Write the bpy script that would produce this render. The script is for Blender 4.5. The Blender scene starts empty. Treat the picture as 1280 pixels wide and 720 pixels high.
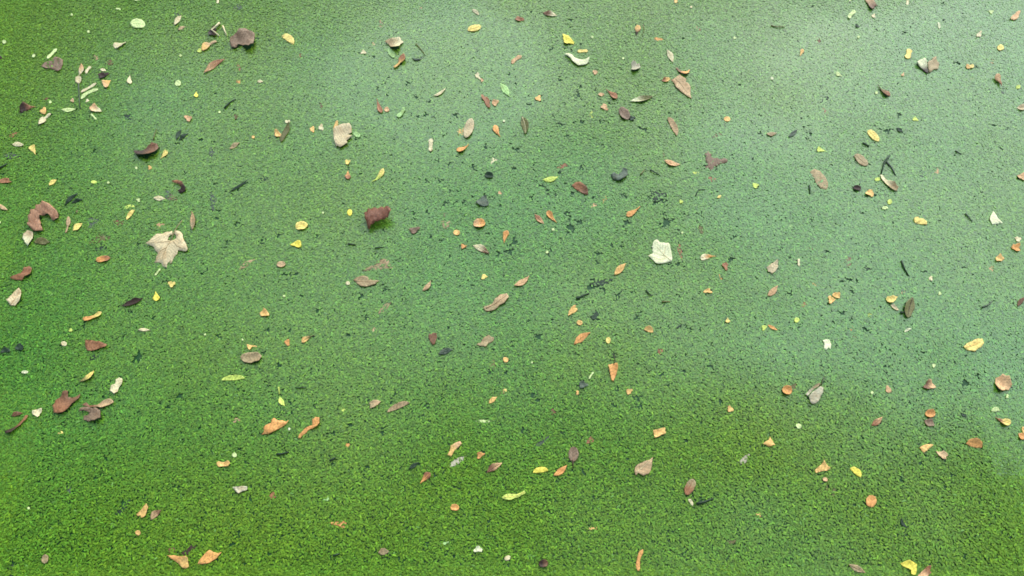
import bpy, math, random
import numpy as np
from mathutils import Vector, Matrix

# ------------------------------------------------------------------ camera, sky, sun, exposure
S = bpy.context.scene; S.cycles.filter_width = 1.7
COL = S.collection
W, H = 1280.0, 720.0                      # pixel frame of the photograph
HFOV = math.radians(64.0)
PITCH = math.radians(62.0)                # looking down at the pond
CAMZ = 2.3
cam = bpy.data.cameras.new('camera'); cam_o = bpy.data.objects.new('camera', cam); COL.objects.link(cam_o)
cam_o.location = (0, 0, CAMZ); cam_o.rotation_euler = (math.radians(90) - PITCH, 0, 0)
cam.sensor_fit = 'HORIZONTAL'; cam.angle = HFOV; cam.clip_end = 2000; cam.clip_start = 0.05
S.camera = cam_o

SUN_EL, SUN_AZ = math.radians(38), math.radians(21)   # azimuth clockwise from +Y (away from the camera)
wd = bpy.data.worlds.new('World'); S.world = wd; wd.use_nodes = True
nt = wd.node_tree; bg = nt.nodes['Background']
sky = nt.nodes.new('ShaderNodeTexSky'); sky.sky_type = 'NISHITA'; sky.sun_disc = False
sky.sun_elevation = SUN_EL; sky.sun_rotation = SUN_AZ
sky.air_density = 1.0; sky.dust_density = 1.0; sky.ozone_density = 1.0
nt.links.new(sky.outputs[0], bg.inputs[0]); bg.inputs[1].default_value = 0.09
sl = bpy.data.lights.new('sun', 'SUN'); sl.energy = 1.5; sl.angle = math.radians(88); sl.color = (0.84, 0.985, 1.0)
so = bpy.data.objects.new('sun', sl); COL.objects.link(so)
sd = Vector((math.sin(SUN_AZ) * math.cos(SUN_EL), math.cos(SUN_AZ) * math.cos(SUN_EL), math.sin(SUN_EL)))
so.rotation_euler = sd.to_track_quat('Z', 'Y').to_euler(); so.location = sd * 20
vs = S.view_settings
vs.view_transform = 'Standard'; vs.look = 'None'; vs.gamma = 1; vs.use_curve_mapping = False; vs.exposure = 1.36

def ground(x, y, z=0.0):
    """photo pixel -> point on the water"""
    t = math.tan(HFOV / 2)
    cx = (x - W / 2) / (W / 2) * t; cy = (H / 2 - y) / (W / 2) * t
    d = (cx, math.sin(PITCH) * cy + math.cos(PITCH), math.cos(PITCH) * cy - math.sin(PITCH))
    k = (z - CAMZ) / d[2]
    return np.array((d[0] * k, d[1] * k))

def project(P):
    """points on the water (n,2) -> photo pixels (n,2)"""
    t = math.tan(HFOV / 2)
    x, y = P[:, 0], P[:, 1]
    f = y * math.cos(PITCH) + CAMZ * math.sin(PITCH)
    u = y * math.sin(PITCH) - CAMZ * math.cos(PITCH)
    return np.stack((W / 2 + x / f / t * W / 2, H / 2 - u / f / t * W / 2), 1)

# ------------------------------------------------------------------ materials
def mat(name):
    m = bpy.data.materials.new(name); m.use_nodes = True
    return m, m.node_tree, m.node_tree.nodes['Principled BSDF']

def weed_material():
    m, nt, p = mat('duckweed')
    a = nt.nodes.new('ShaderNodeAttribute'); a.attribute_name = 'tint'; a.attribute_type = 'GEOMETRY'
    nt.links.new(a.outputs['Color'], p.inputs['Base Color'])
    p.inputs['Roughness'].default_value = 0.6
    p.inputs['IOR'].default_value = 1.45
    p.inputs['Specular IOR Level'].default_value = 0.15
    # a level coat of pond water; its weight map paints in the sky sheen
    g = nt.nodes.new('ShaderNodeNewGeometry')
    fa = nt.nodes.new('ShaderNodeAttribute'); fa.attribute_name = 'film_sheen'
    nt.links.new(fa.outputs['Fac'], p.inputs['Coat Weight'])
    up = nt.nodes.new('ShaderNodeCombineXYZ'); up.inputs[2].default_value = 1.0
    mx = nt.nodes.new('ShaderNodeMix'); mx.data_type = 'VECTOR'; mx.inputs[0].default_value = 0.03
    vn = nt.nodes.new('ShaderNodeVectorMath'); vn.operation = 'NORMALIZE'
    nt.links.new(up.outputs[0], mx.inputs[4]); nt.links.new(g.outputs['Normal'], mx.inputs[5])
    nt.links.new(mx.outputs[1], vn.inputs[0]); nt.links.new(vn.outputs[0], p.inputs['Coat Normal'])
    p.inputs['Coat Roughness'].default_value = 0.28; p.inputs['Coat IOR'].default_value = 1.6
    return m

def water_material():
    m, nt, p = mat('pond_water')
    g = nt.nodes.new('ShaderNodeNewGeometry')
    n = nt.nodes.new('ShaderNodeTexNoise'); n.inputs['Scale'].default_value = 3.0
    r = nt.nodes.new('ShaderNodeValToRGB')
    r.color_ramp.elements[0].color = (0.020, 0.066, 0.018, 1); r.color_ramp.elements[1].color = (0.032, 0.096, 0.024, 1)
    b = nt.nodes.new('ShaderNodeBump'); b.inputs['Strength'].default_value = 0.25; b.inputs['Distance'].default_value = 0.004
    n2 = nt.nodes.new('ShaderNodeTexNoise'); n2.inputs['Scale'].default_value = 60.0
    for q in (n, n2): nt.links.new(g.outputs['Position'], q.inputs['Vector'])
    nt.links.new(n.outputs['Fac'], r.inputs['Fac']); nt.links.new(r.outputs[0], p.inputs['Base Color'])
    nt.links.new(n2.outputs['Fac'], b.inputs['Height']); nt.links.new(b.outputs[0], p.inputs['Normal'])
    p.inputs['Roughness'].default_value = 0.3; p.inputs['IOR'].default_value = 1.33; p.inputs['Specular IOR Level'].default_value = 0.36
    return m

MW = weed_material()
rng = np.random.default_rng(7)

def vnoise(P, scale, seed):
    """smooth value noise of 2-D points, 0..1"""
    r = np.random.default_rng(seed); T = r.random((64, 64))
    q = P * scale + 1000.0
    i = np.floor(q).astype(int); f = q - i; f = f * f * (3 - 2 * f)
    a = T[i[:, 0] % 64, i[:, 1] % 64]; b = T[(i[:, 0] + 1) % 64, i[:, 1] % 64]
    c = T[i[:, 0] % 64, (i[:, 1] + 1) % 64]; d = T[(i[:, 0] + 1) % 64, (i[:, 1] + 1) % 64]
    return (a * (1 - f[:, 0]) + b * f[:, 0]) * (1 - f[:, 1]) + (c * (1 - f[:, 0]) + d * f[:, 0]) * f[:, 1]

def film_sheen(P):
    """painted sky sheen, as coat weight: weak near and left, stronger farther out"""
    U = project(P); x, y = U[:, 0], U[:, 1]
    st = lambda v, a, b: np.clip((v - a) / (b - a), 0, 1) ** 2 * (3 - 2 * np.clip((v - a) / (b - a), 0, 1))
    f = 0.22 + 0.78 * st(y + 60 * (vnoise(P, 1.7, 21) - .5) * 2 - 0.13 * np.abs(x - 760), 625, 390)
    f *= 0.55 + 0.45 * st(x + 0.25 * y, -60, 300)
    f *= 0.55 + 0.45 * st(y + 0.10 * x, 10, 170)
    f += 0.9 * np.exp(-((x - 545) ** 2 + (y - 95) ** 2) / 120.0 ** 2)  # bright spot of reflected sky, painted in
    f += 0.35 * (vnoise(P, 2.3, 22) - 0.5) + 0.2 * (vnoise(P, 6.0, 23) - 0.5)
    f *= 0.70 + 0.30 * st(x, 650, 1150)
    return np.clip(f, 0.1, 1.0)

def frond_mesh(name, P, world=True, under=False, sheen_level=0.6):
    """one little domed frond per point (flat and broad for the drowned layer underneath)"""
    n = len(P); K = 6
    rad = rng.uniform(0.0017, 0.0029, n); el = rng.uniform(1.5, 2.6, n)
    sheen_amt = film_sheen(P) if world else np.full(n, sheen_level)      # fronds lie flatter and more level under the painted sheen
    zc = 0.0036 + rng.uniform(-0.0022, 0.0022, n) * (1 - 0.65 * sheen_amt)
    tl = np.abs(rng.normal(0, 0.18, n)).clip(0, 0.8); ta = rng.uniform(0, 2 * np.pi, n)
    tl = tl * (1 - 0.5 * sheen_amt)
    if under: rad = rng.uniform(0.0042, 0.0062, n); el[:] = 1.2; zc = rng.uniform(0.0008, 0.0014, n) + 0.0018 * sheen_amt; tl *= 0.1
    th = rng.uniform(0, 2 * np.pi, n)
    ang = np.linspace(0, 2 * np.pi, K, endpoint=False)
    lx = np.cos(ang)[None] * (rad * el)[:, None]; ly = np.sin(ang)[None] * rad[:, None]
    if not under: lx = np.concatenate((lx, np.zeros((n, 1))), 1); ly = np.concatenate((ly, np.zeros((n, 1))), 1)
    M = lx.shape[1]
    c, s = np.cos(th)[:, None], np.sin(th)[:, None]
    x = lx * c - ly * s; y = lx * s + ly * c
    z = np.zeros((n, M))
    if not under: z[:, K] = rad * 0.42
    z = z + (x * np.cos(ta)[:, None] + y * np.sin(ta)[:, None]) * np.tan(tl)[:, None]
    V = np.stack((x + P[:, :1], y + P[:, 1:2], np.maximum(z + zc[:, None], 0.0006)), 2).reshape(-1, 3)
    base = (np.arange(n) * M)[:, None, None]
    tri = np.array([[0, 1, 2], [0, 2, 3], [0, 3, 4], [0, 4, 5]] if under else [[K, i, (i + 1) % K] for i in range(K)])[None]
    F = (tri + base).reshape(-1, 3)
    me = bpy.data.meshes.new(name)
    me.vertices.add(len(V)); me.vertices.foreach_set('co', V.astype(np.float32).ravel())
    me.loops.add(F.size); me.loops.foreach_set('vertex_index', F.astype(np.int32).ravel())
    me.polygons.add(len(F)); me.polygons.foreach_set('loop_start', np.arange(0, F.size, 3, dtype=np.int32))
    me.polygons.foreach_set('use_smooth', np.ones(len(F), dtype=bool))
    me.update(calc_edges=True)
    # colour: each plant its own green, with broad drifts of yellower and cooler plants
    hh = rng.random(n)
    dr = vnoise(P, 1.3, 3) * 0.6 + vnoise(P, 4.0, 4) * 0.4 if world else np.full(n, 0.5)
    g = np.clip(np.exp(rng.normal(0, 0.24, n)), 0.4, 2.0)
    mix = np.clip(dr * 0.8 + hh * 0.5 - 0.28 + 0.36 * (1 - sheen_amt), 0, 1.1)[:, None]   # yellower where the painted sheen is weak
    colr = np.array([[0.074, 0.220, 0.014]]) * (1 - mix) + np.array([[0.150, 0.242, 0.009]]) * mix
    colr = colr * g[:, None]
    old = rng.random(n) < 0.006                       # a few bleached, yellowing plants
    if not under: colr[old] = np.array([0.16, 0.30, 0.05]) * rng.uniform(0.6, 1.2, (old.sum(), 1))
    C4 = np.ones((n, M, 4), dtype=np.float32); C4[:, :, :3] = colr[:, None, :]
    at = me.color_attributes.new('tint', 'FLOAT_COLOR', 'POINT'); at.data.foreach_set('color', C4.ravel())
    at = me.attributes.new('film_sheen', 'FLOAT', 'POINT'); at.data.foreach_set('value', np.repeat(sheen_amt, M).astype(np.float32))
    me.materials.append(MW)
    return me

def scatter(x0, x1, y0, y1, sp):
    nx, ny = int((x1 - x0) / sp), int((y1 - y0) / (sp * 0.87))
    gx, gy = np.meshgrid(np.arange(nx), np.arange(ny))
    P = np.stack((x0 + (gx + 0.5 * (gy % 2)) * sp, y0 + gy * sp * 0.87), 2).reshape(-1, 2).astype(float)
    return P + rng.normal(0, sp * 0.33, P.shape)

# ------------------------------------------------------------------ water
def sheet(name, s, z, m):
    me = bpy.data.meshes.new(name)
    me.from_pydata([(-s, -s, z), (s, -s, z), (s, s, z), (-s, s, z)], [], [(0, 1, 2, 3)])
    me.materials.append(m); o = bpy.data.objects.new(name, me); COL.objects.link(o); return o
wo = sheet('water', 600, 0.0, water_material()); wo['kind'] = 'structure'; wo['label'] = 'dark still pond water under the duckweed'

# ------------------------------------------------------------------ fallen leaves: colours and materials
def lin(c):
    return tuple((v / 255 / 12.92) if v <= 10 else (((v / 255 + 0.055) / 1.055) ** 2.4) for v in c)
COLOURS = {  # name: (word, sRGB)
    'tan': ('tan', (196, 160, 112)), 'cream': ('cream', (226, 210, 162)), 'beige': ('beige', (206, 184, 140)),
    'white': ('white', (224, 222, 176)), 'mint': ('pale mint', (206, 220, 142)), 'pink': ('pinkish tan', (212, 164, 108)),
    'yellow': ('yellow', (236, 208, 96)), 'bright': ('bright yellow', (236, 214, 30)), 'lime': ('lime yellow', (200, 214, 80)),
    'orange': ('orange', (222, 152, 56)), 'amber': ('amber', (234, 182, 86)), 'rust': ('rust brown', (156, 100, 54)),
    'brown': ('brown', (120, 80, 48)), 'dark': ('dark brown', (66, 44, 30)), 'grey': ('grey', (188, 178, 148)),
    'purple': ('purplish brown', (136, 108, 82)), 'slate': ('slate grey', (80, 92, 74)), 'olive': ('olive', (112, 108, 54)),
    'black': ('blackish green', (40, 60, 34)), 'leafgreen': ('pale green', (166, 206, 120)), 'taupe': ('taupe', (166, 142, 98)), 'russet': ('russet', (184, 130, 92)), 'maroon': ('reddish brown', (138, 82, 50))}
MATS = {}
def leaf_mat(c):
    if c in MATS: return MATS[c]
    a, b = (c.split('>') + [c])[:2] if '>' in c else (c, c)
    A, B = (tuple(v * k for v, k in zip(lin(COLOURS[c_][1]), (1.08, 1.0, 0.84))) for c_ in (a, b))
    m, nt, p = mat('leaf_' + c.replace('>', '_to_'))
    N = nt.nodes.new; Lk = nt.links.new
    tc = N('ShaderNodeTexCoord'); oi = N('ShaderNodeObjectInfo')
    at = N('ShaderNodeAttribute'); at.attribute_name = 'along'
    ad = N('ShaderNodeVectorMath'); ad.operation = 'ADD'
    sc = N('ShaderNodeVectorMath'); sc.operation = 'SCALE'; sc.inputs['Scale'].default_value = 40
    cm = N('ShaderNodeCombineXYZ')
    Lk(oi.outputs['Random'], cm.inputs[0]); Lk(oi.outputs['Random'], cm.inputs[1]); Lk(cm.outputs[0], sc.inputs[0])
    Lk(tc.outputs['Object'], ad.inputs[0]); Lk(sc.outputs[0], ad.inputs[1])
    n1 = N('ShaderNodeTexNoise'); n1.inputs['Scale'].default_value = 55; n1.inputs['Detail'].default_value = 6; Lk(ad.outputs[0], n1.inputs['Vector'])
    n2 = N('ShaderNodeTexNoise'); n2.inputs['Scale'].default_value = 220; n2.inputs['Detail'].default_value = 3; Lk(ad.outputs[0], n2.inputs['Vector'])
    # two tones run from the stalk end to the tip
    mg = N('ShaderNodeMix'); mg.data_type = 'RGBA'; mg.inputs[6].default_value = (*A, 1); mg.inputs[7].default_value = (*B, 1)
    st = N('ShaderNodeMapRange'); st.inputs[1].default_value = 0.35; st.inputs[2].default_value = 0.7; Lk(at.outputs['Fac'], st.inputs[0]); Lk(st.outputs[0], mg.inputs[0])
    # blotches of decay
    dk = N('ShaderNodeMix'); dk.data_type = 'RGBA'; dk.blend_type = 'MULTIPLY'
    rp = N('ShaderNodeMapRange'); rp.inputs[1].default_value = 0.48; rp.inputs[2].default_value = 0.72; rp.inputs[4].default_value = 0.8
    Lk(n1.outputs['Fac'], rp.inputs[0]); Lk(rp.outputs[0], dk.inputs[0]); Lk(mg.outputs[2], dk.inputs[6]); dk.inputs[7].default_value = (0.80, 0.66, 0.52, 1) if a not in ('white', 'mint', 'bright', 'lime') else (0.9, 0.9, 0.8, 1)
    hs = N('ShaderNodeHueSaturation'); mv = N('ShaderNodeMapRange'); mv.inputs[3].default_value = 0.92; mv.inputs[4].default_value = 1.2; hs.inputs['Saturation'].default_value = 0.92
    Lk(oi.outputs['Random'], mv.inputs[0]); Lk(mv.outputs[0], hs.inputs['Value']); Lk(dk.outputs[2], hs.inputs['Color'])
    fx = N('ShaderNodeMix'); fx.data_type = 'RGBA'; fx.blend_type = 'MULTIPLY'; fx.inputs[0].default_value = 1
    rg = N('ShaderNodeMapRange'); rg.inputs[1].default_value = 0.25; rg.inputs[2].default_value = 0.75; rg.inputs[3].default_value = 0.62; rg.inputs[4].default_value = 1.3; Lk(n2.outputs['Fac'], rg.inputs[0])
    Lk(hs.outputs[0], fx.inputs[6]); Lk(rg.outputs[0], fx.inputs[7]); 
    # side veins slant off the midrib, wandering a little
    sx = N('ShaderNodeSeparateXYZ'); Lk(tc.outputs['Object'], sx.inputs[0])
    def mth(op, a, b=None):
        q = N('ShaderNodeMath'); q.operation = op
        for i, v in enumerate((a, b)):
            if v is None: continue
            if isinstance(v, (int, float)): q.inputs[i].default_value = v
            else: Lk(v, q.inputs[i])
        return q.outputs[0]
    u = mth('SUBTRACT', sx.outputs[0], mth('MULTIPLY', mth('ABSOLUTE', sx.outputs[1]), 0.75))
    u = mth('ADD', u, mth('MULTIPLY', n1.outputs['Fac'], 0.012))
    vl = mth('POWER', mth('ABSOLUTE', mth('SINE', mth('MULTIPLY', u, 300.0))), 0.45)
    vr = N('ShaderNodeMapRange'); vr.inputs[3].default_value = 0.62; vr.inputs[4].default_value = 1.06; Lk(vl, vr.inputs[0])
    fv = N('ShaderNodeMix'); fv.data_type = 'RGBA'; fv.blend_type = 'MULTIPLY'; fv.inputs[0].default_value = 0.8
    Lk(fx.outputs[2], fv.inputs[6]); Lk(vr.outputs[0], fv.inputs[7]); Lk(fv.outputs[2], p.inputs['Base Color'])
    bp = N('ShaderNodeBump'); bp.inputs['Strength'].default_value = 0.6; bp.inputs['Distance'].default_value = 0.002
    st2 = N('ShaderNodeMapping'); st2.inputs['Scale'].default_value = (0.45, 1.3, 1); Lk(ad.outputs[0], st2.inputs['Vector'])
    wv = N('ShaderNodeTexNoise'); wv.inputs['Scale'].default_value = 130; wv.inputs['Detail'].default_value = 2; Lk(st2.outputs[0], wv.inputs['Vector'])
    Lk(wv.outputs['Fac'], bp.inputs['Height']); Lk(bp.outputs[0], p.inputs['Normal'])
    p.inputs['Roughness'].default_value = 0.5; p.inputs['Specular IOR Level'].default_value = 0.3
    MATS[c] = m; return m

# ------------------------------------------------------------------ fallen leaves: geometry
from mathutils.geometry import delaunay_2d_cdt
LR = random.Random(11)
LEAVES = []        # (outline on the water, share of fronds kept inside)
THINGS = []        # (object, base label, own label or None, centre pixel, noun)
LAND = []          # (pixel, phrase)


def profile(sh, n=13):
    """half-width on both sides of the leaf's axis, t = 0..1 from stalk to tip"""
    up, dn = [], []
    for i in range(n):
        t = i / (n - 1)
        o = math.sqrt(max(0, 1 - (2 * t - 1) ** 2))
        if sh == 'o': a = b = o
        elif sh == 'r': a = b = o * (1 + 0.1 * math.sin(5 * t))
        elif sh == 'l': a = b = math.sin(math.pi * t ** 0.9) ** 1.15; 
        elif sh == 't': a = b = min(1, (1.35 * t) ** 1.3) * math.sqrt(max(0, 1 - max(0, (t - 0.62) / 0.38) ** 2))
        elif sh == 'm': a, b = 1.55 * o, 0.35 * o - 0.05
        elif sh == 's': a = b = min(1, 6 * t + 0.35, 6 * (1 - t) + 0.25) * (0.9 + 0.12 * math.sin(9 * t))
        elif sh == 'v': a = b = max(0.06, min(1.0, 1.1 * t)) if t < 0.93 else 0.9 * (1 - (t - 0.93) * 6)
        elif sh == 'h': a = b = (0.28 + 0.1 * math.sin(7 * t)) if t < 0.42 else 0.3 + 0.7 * math.sin(math.pi * min(1, (t - 0.42) / 0.58) ** 0.8) if t < 0.98 else 0.1
        else: a = b = o ** 0.7
        up.append((t, a)); dn.append((t, -b))
    return up + dn[::-1][1:-1] if sh in 'orlt' else up + dn[::-1]

def blade(name, poly, axis0, axis1, colour, mode, wild=1.0, base=None, ridge=0):
    """leaf blade from an outline on the water (metres); returns object, height function, frame"""
    c = (axis0 + axis1) / 2; L = np.linalg.norm(axis1 - axis0); d = (axis1 - axis0) / L; nrm = np.array([-d[1], d[0]])
    Q = np.array([[np.dot(p - c, d), np.dot(p - c, nrm)] for p in poly])
    hw = max(0.002, np.abs(Q[:, 1]).max()); hl = max(0.003, np.abs(Q[:, 0]).max())
    ph = [LR.uniform(0, 6.3) for _ in range(6)]; kx = LR.uniform(1.2, 2.4); side = LR.choice((-1, 1)); tw = LR.uniform(-1, 1)
    fold = LR.uniform(0.6, 1.1)
    z0 = 0.0055 if base is None else base
    def zf(x, y):
        s, v = x / hl, y / hw
        cr = (math.sin(kx * 2 * s + ph[0] + v) + math.sin(3.1 * v + ph[1] - s * 1.7) + 0.7 * math.sin(6 * s + 4 * v + ph[2])) / 3
        if mode == 's': return max(0.0012, 0.0029 + 0.03 * hw * cr * wild)
        if mode == 'f': return z0 + max(-0.001, 0.12 * hw * v * v + 0.10 * hw * cr * wild + 0.04 * hl * s * s + 0.05 * hw * tw * s * v)
        if mode == 'c': return z0 + max(-0.001, 0.24 * hw * abs(v) ** 1.6 * (1 + 0.5 * cr) + 0.07 * hl * s * s + 0.13 * hw * cr * wild + 0.22 * hw * side * s * v * tw + 0.06 * hw)
        if mode == 'b': return z0 + 0.46 * hw * v * v * (1 + 0.25 * cr) + 0.10 * hl * s * s + max(0, side * v) * 0.16 * hw
        if mode == 'a': return z0 + 0.58 * hw * fold * (1 - min(1, v * v)) * (0.75 + 0.35 * (s + 1) / 2) + 0.10 * hw * cr * wild + 0.22 * hl * max(0, s) ** 2
        return z0
    def z(x, y):
        h = zf(x, y)
        if ridge: h += 0.5 * ridge * hw * (0.5 + 0.5 * math.sin(x / hl * 16 + 2 * y / hw + ph[3]))
        return h
    V = [Vector((a, b)) for a, b in Q]; nb = len(V)
    step = max(0.0022, min(hw / 3.2, hl / 5))
    ix = np.arange(Q[:, 0].min() + step / 2, Q[:, 0].max(), step); iy = np.arange(Q[:, 1].min() + step / 2, Q[:, 1].max(), step)
    for a in ix:
        for b in iy:
            a2, b2 = a + LR.uniform(-.2, .2) * step, b + LR.uniform(-.2, .2) * step
            ins = False; dmin = 9
            for i in range(nb):
                p, q = Q[i], Q[(i + 1) % nb]
                if (p[1] > b2) != (q[1] > b2) and a2 < (q[0] - p[0]) * (b2 - p[1]) / (q[1] - p[1]) + p[0]: ins = not ins
                dmin = min(dmin, (p[0] - a2) ** 2 + (p[1] - b2) ** 2)
            if ins and dmin > (step * 0.45) ** 2: V.append(Vector((a2, b2)))
    r = delaunay_2d_cdt(V, [], [list(range(nb))], 1, 1e-6)
    vs_, fs_ = r[0], r[2]
    me = bpy.data.meshes.new(name)
    me.from_pydata([(v.x, v.y, z(v.x, v.y)) for v in vs_], [], [tuple(f) for f in fs_])
    if len(me.polygons) and me.polygons[0].normal.z < 0: me.flip_normals()
    for p in me.polygons: p.use_smooth = True
    at = me.attributes.new('along', 'FLOAT', 'POINT')
    at.data.foreach_set('value', np.array([(v.x / hl + 1) / 2 for v in vs_], dtype=np.float32))
    me.materials.append(leaf_mat(colour))
    o = bpy.data.objects.new(name, me); COL.objects.link(o)
    sm = o.modifiers.new('thickness', 'SOLIDIFY'); sm.thickness = 0.0007; sm.offset = -1
    return o, z, (c, d, nrm, L, hl, hw)

def tube(name, pts, r0, r1, colour, parent=None):
    """tapered round stem through 3-D points"""
    pts = [Vector(p) for p in pts]; K = 5; V = []; F = []
    for i, p in enumerate(pts):
        d = (pts[min(i + 1, len(pts) - 1)] - pts[max(i - 1, 0)]).normalized()
        a = d.cross(Vector((0, 0, 1)));
        a = a.normalized() if a.length > 1e-4 else Vector((1, 0, 0)); b = d.cross(a).normalized()
        r = r0 + (r1 - r0) * i / max(1, len(pts) - 1)
        for k in range(K):
            t = 2 * math.pi * k / K; V.append(p + a * (r * math.cos(t)) + b * (r * math.sin(t)))
    for i in range(len(pts) - 1):
        for k in range(K): F.append((i * K + k, i * K + (k + 1) % K, (i + 1) * K + (k + 1) % K, (i + 1) * K + k))
    F.append(tuple(range(K))[::-1]); F.append(tuple((len(pts) - 1) * K + k for k in range(K)))
    me = bpy.data.meshes.new(name); me.from_pydata([tuple(v) for v in V], [], F)
    for p in me.polygons: p.use_smooth = True
    me.materials.append(leaf_mat(colour)); o = bpy.data.objects.new(name, me); COL.objects.link(o)
    if parent: o.parent = parent
    return o

def add_leaf(pix, a0, a1, colour, mode, label=None, land=None, noun='leaf', name='fallen_leaf', stem=None, veins=None, wild=1.0, ridge=0, keep=None, stemcol=None, cat='leaf'):
    """pix: outline in photo pixels; a0, a1: stalk end and tip in photo pixels"""
    poly = [ground(*p) for p in pix]; A, B = ground(*a0), ground(*a1)
    plen = math.hypot(a1[0] - a0[0], a1[1] - a0[1])
    LEAVES.append((np.array(poly), keep if keep is not None else {'s': 0.42, 'a': 1.0}.get(mode, 0.04)))
    hasparts = (stem is not None) or veins
    o, z, (c, d, nrm, L, hl, hw) = blade('blade' if hasparts else name, poly, A, B, colour, mode, wild, ridge=ridge)
    root = o
    M = Matrix(((d[0], nrm[0], 0, c[0]), (d[1], nrm[1], 0, c[1]), (0, 0, 1, 0), (0, 0, 0, 1)))
    if hasparts:
        root = bpy.data.objects.new(name, None); COL.objects.link(root); root.empty_display_size = 0.02
        o.parent = root
    root.matrix_world = M
    def loc(p): q = ground(*p) - c; return np.dot(q, d), np.dot(q, nrm)
    if veins:
        for k, v in enumerate(veins):
            P3 = []
            for i in range(len(v) - 1):
                for t in (0, .25, .5, .75):
                    x, y = loc((v[i][0] + (v[i + 1][0] - v[i][0]) * t, v[i][1] + (v[i + 1][1] - v[i][1]) * t)); P3.append((x, y, z(x, y) + 0.0002))
            x, y = loc(v[-1]); P3.append((x, y, z(x, y) + 0.0002))
            tube('midrib' if k == 0 else 'side_vein', P3, 0.0014 if k == 0 else 0.0011, 0.0005, stemcol or colour, o)
    if stem is not None:
        P3 = []
        for i, p in enumerate(stem):
            x, y = loc(p); zz = z(max(-hl, min(hl, x)), max(-hw, min(hw, y))) if i == 0 else 0.0085
            P3.append((x, y, zz))
        tube('stem', P3, 0.0016, 0.0011, stemcol or 'dark', root)
    cx = sum(p[0] for p in pix) / len(pix); cy = sum(p[1] for p in pix) / len(pix)
    size = 'tiny' if plen < 7.5 else 'small' if plen < 14 else 'medium' if plen < 24 else 'large'
    w1 = COLOURS[colour.split('>')[0]][0]
    if '>' in colour: w1 += ' and ' + COLOURS[colour.split('>')[1]][0]
    ms = {'f': 'lying flat on the duckweed', 'c': 'with curled edges on the duckweed', 'b': 'cupped upward on the duckweed',
          'a': 'arched over the duckweed', 's': 'half sunk among the duckweed'}[mode]
    THINGS.append((root, '%s %s %s %s' % (size, w1, noun, ms), label, (cx, cy), '%s %s %s pieces %s' % (size, w1, noun, ms)))
    root['category'] = cat
    if land: LAND.append(((cx, cy), land))
    return root

TX = TY = 0
def R(c, r):
    global TX, TY
    TX, TY = c * 320, r * 180
NOUN = {'o': 'oval leaf', 'l': 'narrow leaf', 't': 'teardrop leaf', 'm': 'half moon leaf', 's': 'leaf strip', 'v': 'wedge shaped leaf', 'k': 'leaf scrap', 'h': 'spoon shaped leaf', 'r': 'round petal'}
NAME = {'s': 'leaf_strip', 'k': 'leaf_scrap', 'r': 'petal'}
def Lf(x1, y1, x2, y2, w, sh, colour, mode='f', label=None, land=None, rib=None, **kw):
    """a leaf by stalk end, tip and width, in quarter pixels of the current tile"""
    a0 = np.array((TX + x1 / 4, TY + y1 / 4)); a1 = np.array((TX + x2 / 4, TY + y2 / 4)); w = w / 4
    d = a1 - a0; L = np.linalg.norm(d)
    if L < w * 0.5: d = d / max(L, 1e-6); mid = (a0 + a1) / 2; a0, a1 = mid - d * w / 2, mid + d * w / 2; L = w
    d = (a1 - a0) / L; n = np.array((d[1], -d[0])); pix = []
    bend = LR.uniform(-0.10, 0.10) * L if sh in 'lsth' else 0
    if sh == 'k':
        n_ = 14; ph = LR.uniform(0, 6)
        for i in range(n_):
            t = 2 * math.pi * i / n_; r = 1 + 0.22 * math.sin(3 * t + ph) + LR.uniform(-.2, .2)
            pix.append((a0 + a1) / 2 + d * (math.cos(t) * r * L / 2) + n * (math.sin(t) * r * w / 2))
    else:
        for t, v in profile(sh):
            j = LR.uniform(-.035, .035)
            pix.append(a0 + d * (t * L) + n * (v * w / 2 + bend * 4 * t * (1 - t) + j * w))
    veins = None
    if rib or (rib is None and L > 15 and sh in 'lto' and mode in 'fcb'):
        veins = [[tuple(a0 + d * (t * L) + n * bend * 4 * t * (1 - t)) for t in (0.06, .3, .5, .7, .9)]]
    return add_leaf([tuple(p) for p in pix], tuple(a0), tuple(a1), colour, mode, label, land, NOUN[sh], NAME.get(sh, 'fallen_leaf'), veins=veins, cat={'r': 'petal'}.get(sh, 'leaf'), **kw)
def Dot(x, y, r, colour, mode='f', label=None, **kw):
    a = LR.uniform(0, 6.3)
    return Lf(x - math.cos(a) * r / 2, y - math.sin(a) * r / 2, x + math.cos(a) * r / 2, y + math.sin(a) * r / 2, r * LR.uniform(.7, .9), kw.pop('sh', 'r'), colour, mode, label, **kw)
def Pg(ox, oy, k, pts, a0, a1, colour, mode, label, land=None, veins=None, stem=None, sub=2, rough=0.10, noun='leaf', **kw):
    """a leaf traced from an enlarged crop: crop origin, enlargement, outline in crop pixels"""
    T = lambda p: (ox + p[0] / k, oy + p[1] / k)
    pts = [T(p) for p in pts]; out = []
    for i, p in enumerate(pts):                       # slightly uneven edge between traced corners
        q = pts[(i + 1) % len(pts)]
        out.append(p)
        for s in range(1, sub):
            t = s / sub; e = rough * math.hypot(q[0] - p[0], q[1] - p[1])
            out.append((p[0] + (q[0] - p[0]) * t + LR.uniform(-e, e), p[1] + (q[1] - p[1]) * t + LR.uniform(-e, e)))
    return add_leaf(out, T(a0), T(a1), colour, mode, label, land, noun, veins=[[T(p) for p in v] for v in veins] if veins else None, stem=[T(p) for p in stem] if stem else None, **kw)
def Tg(pts, *a, **kw): return Pg(TX, TY, 4, pts, *a, **kw)
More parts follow.
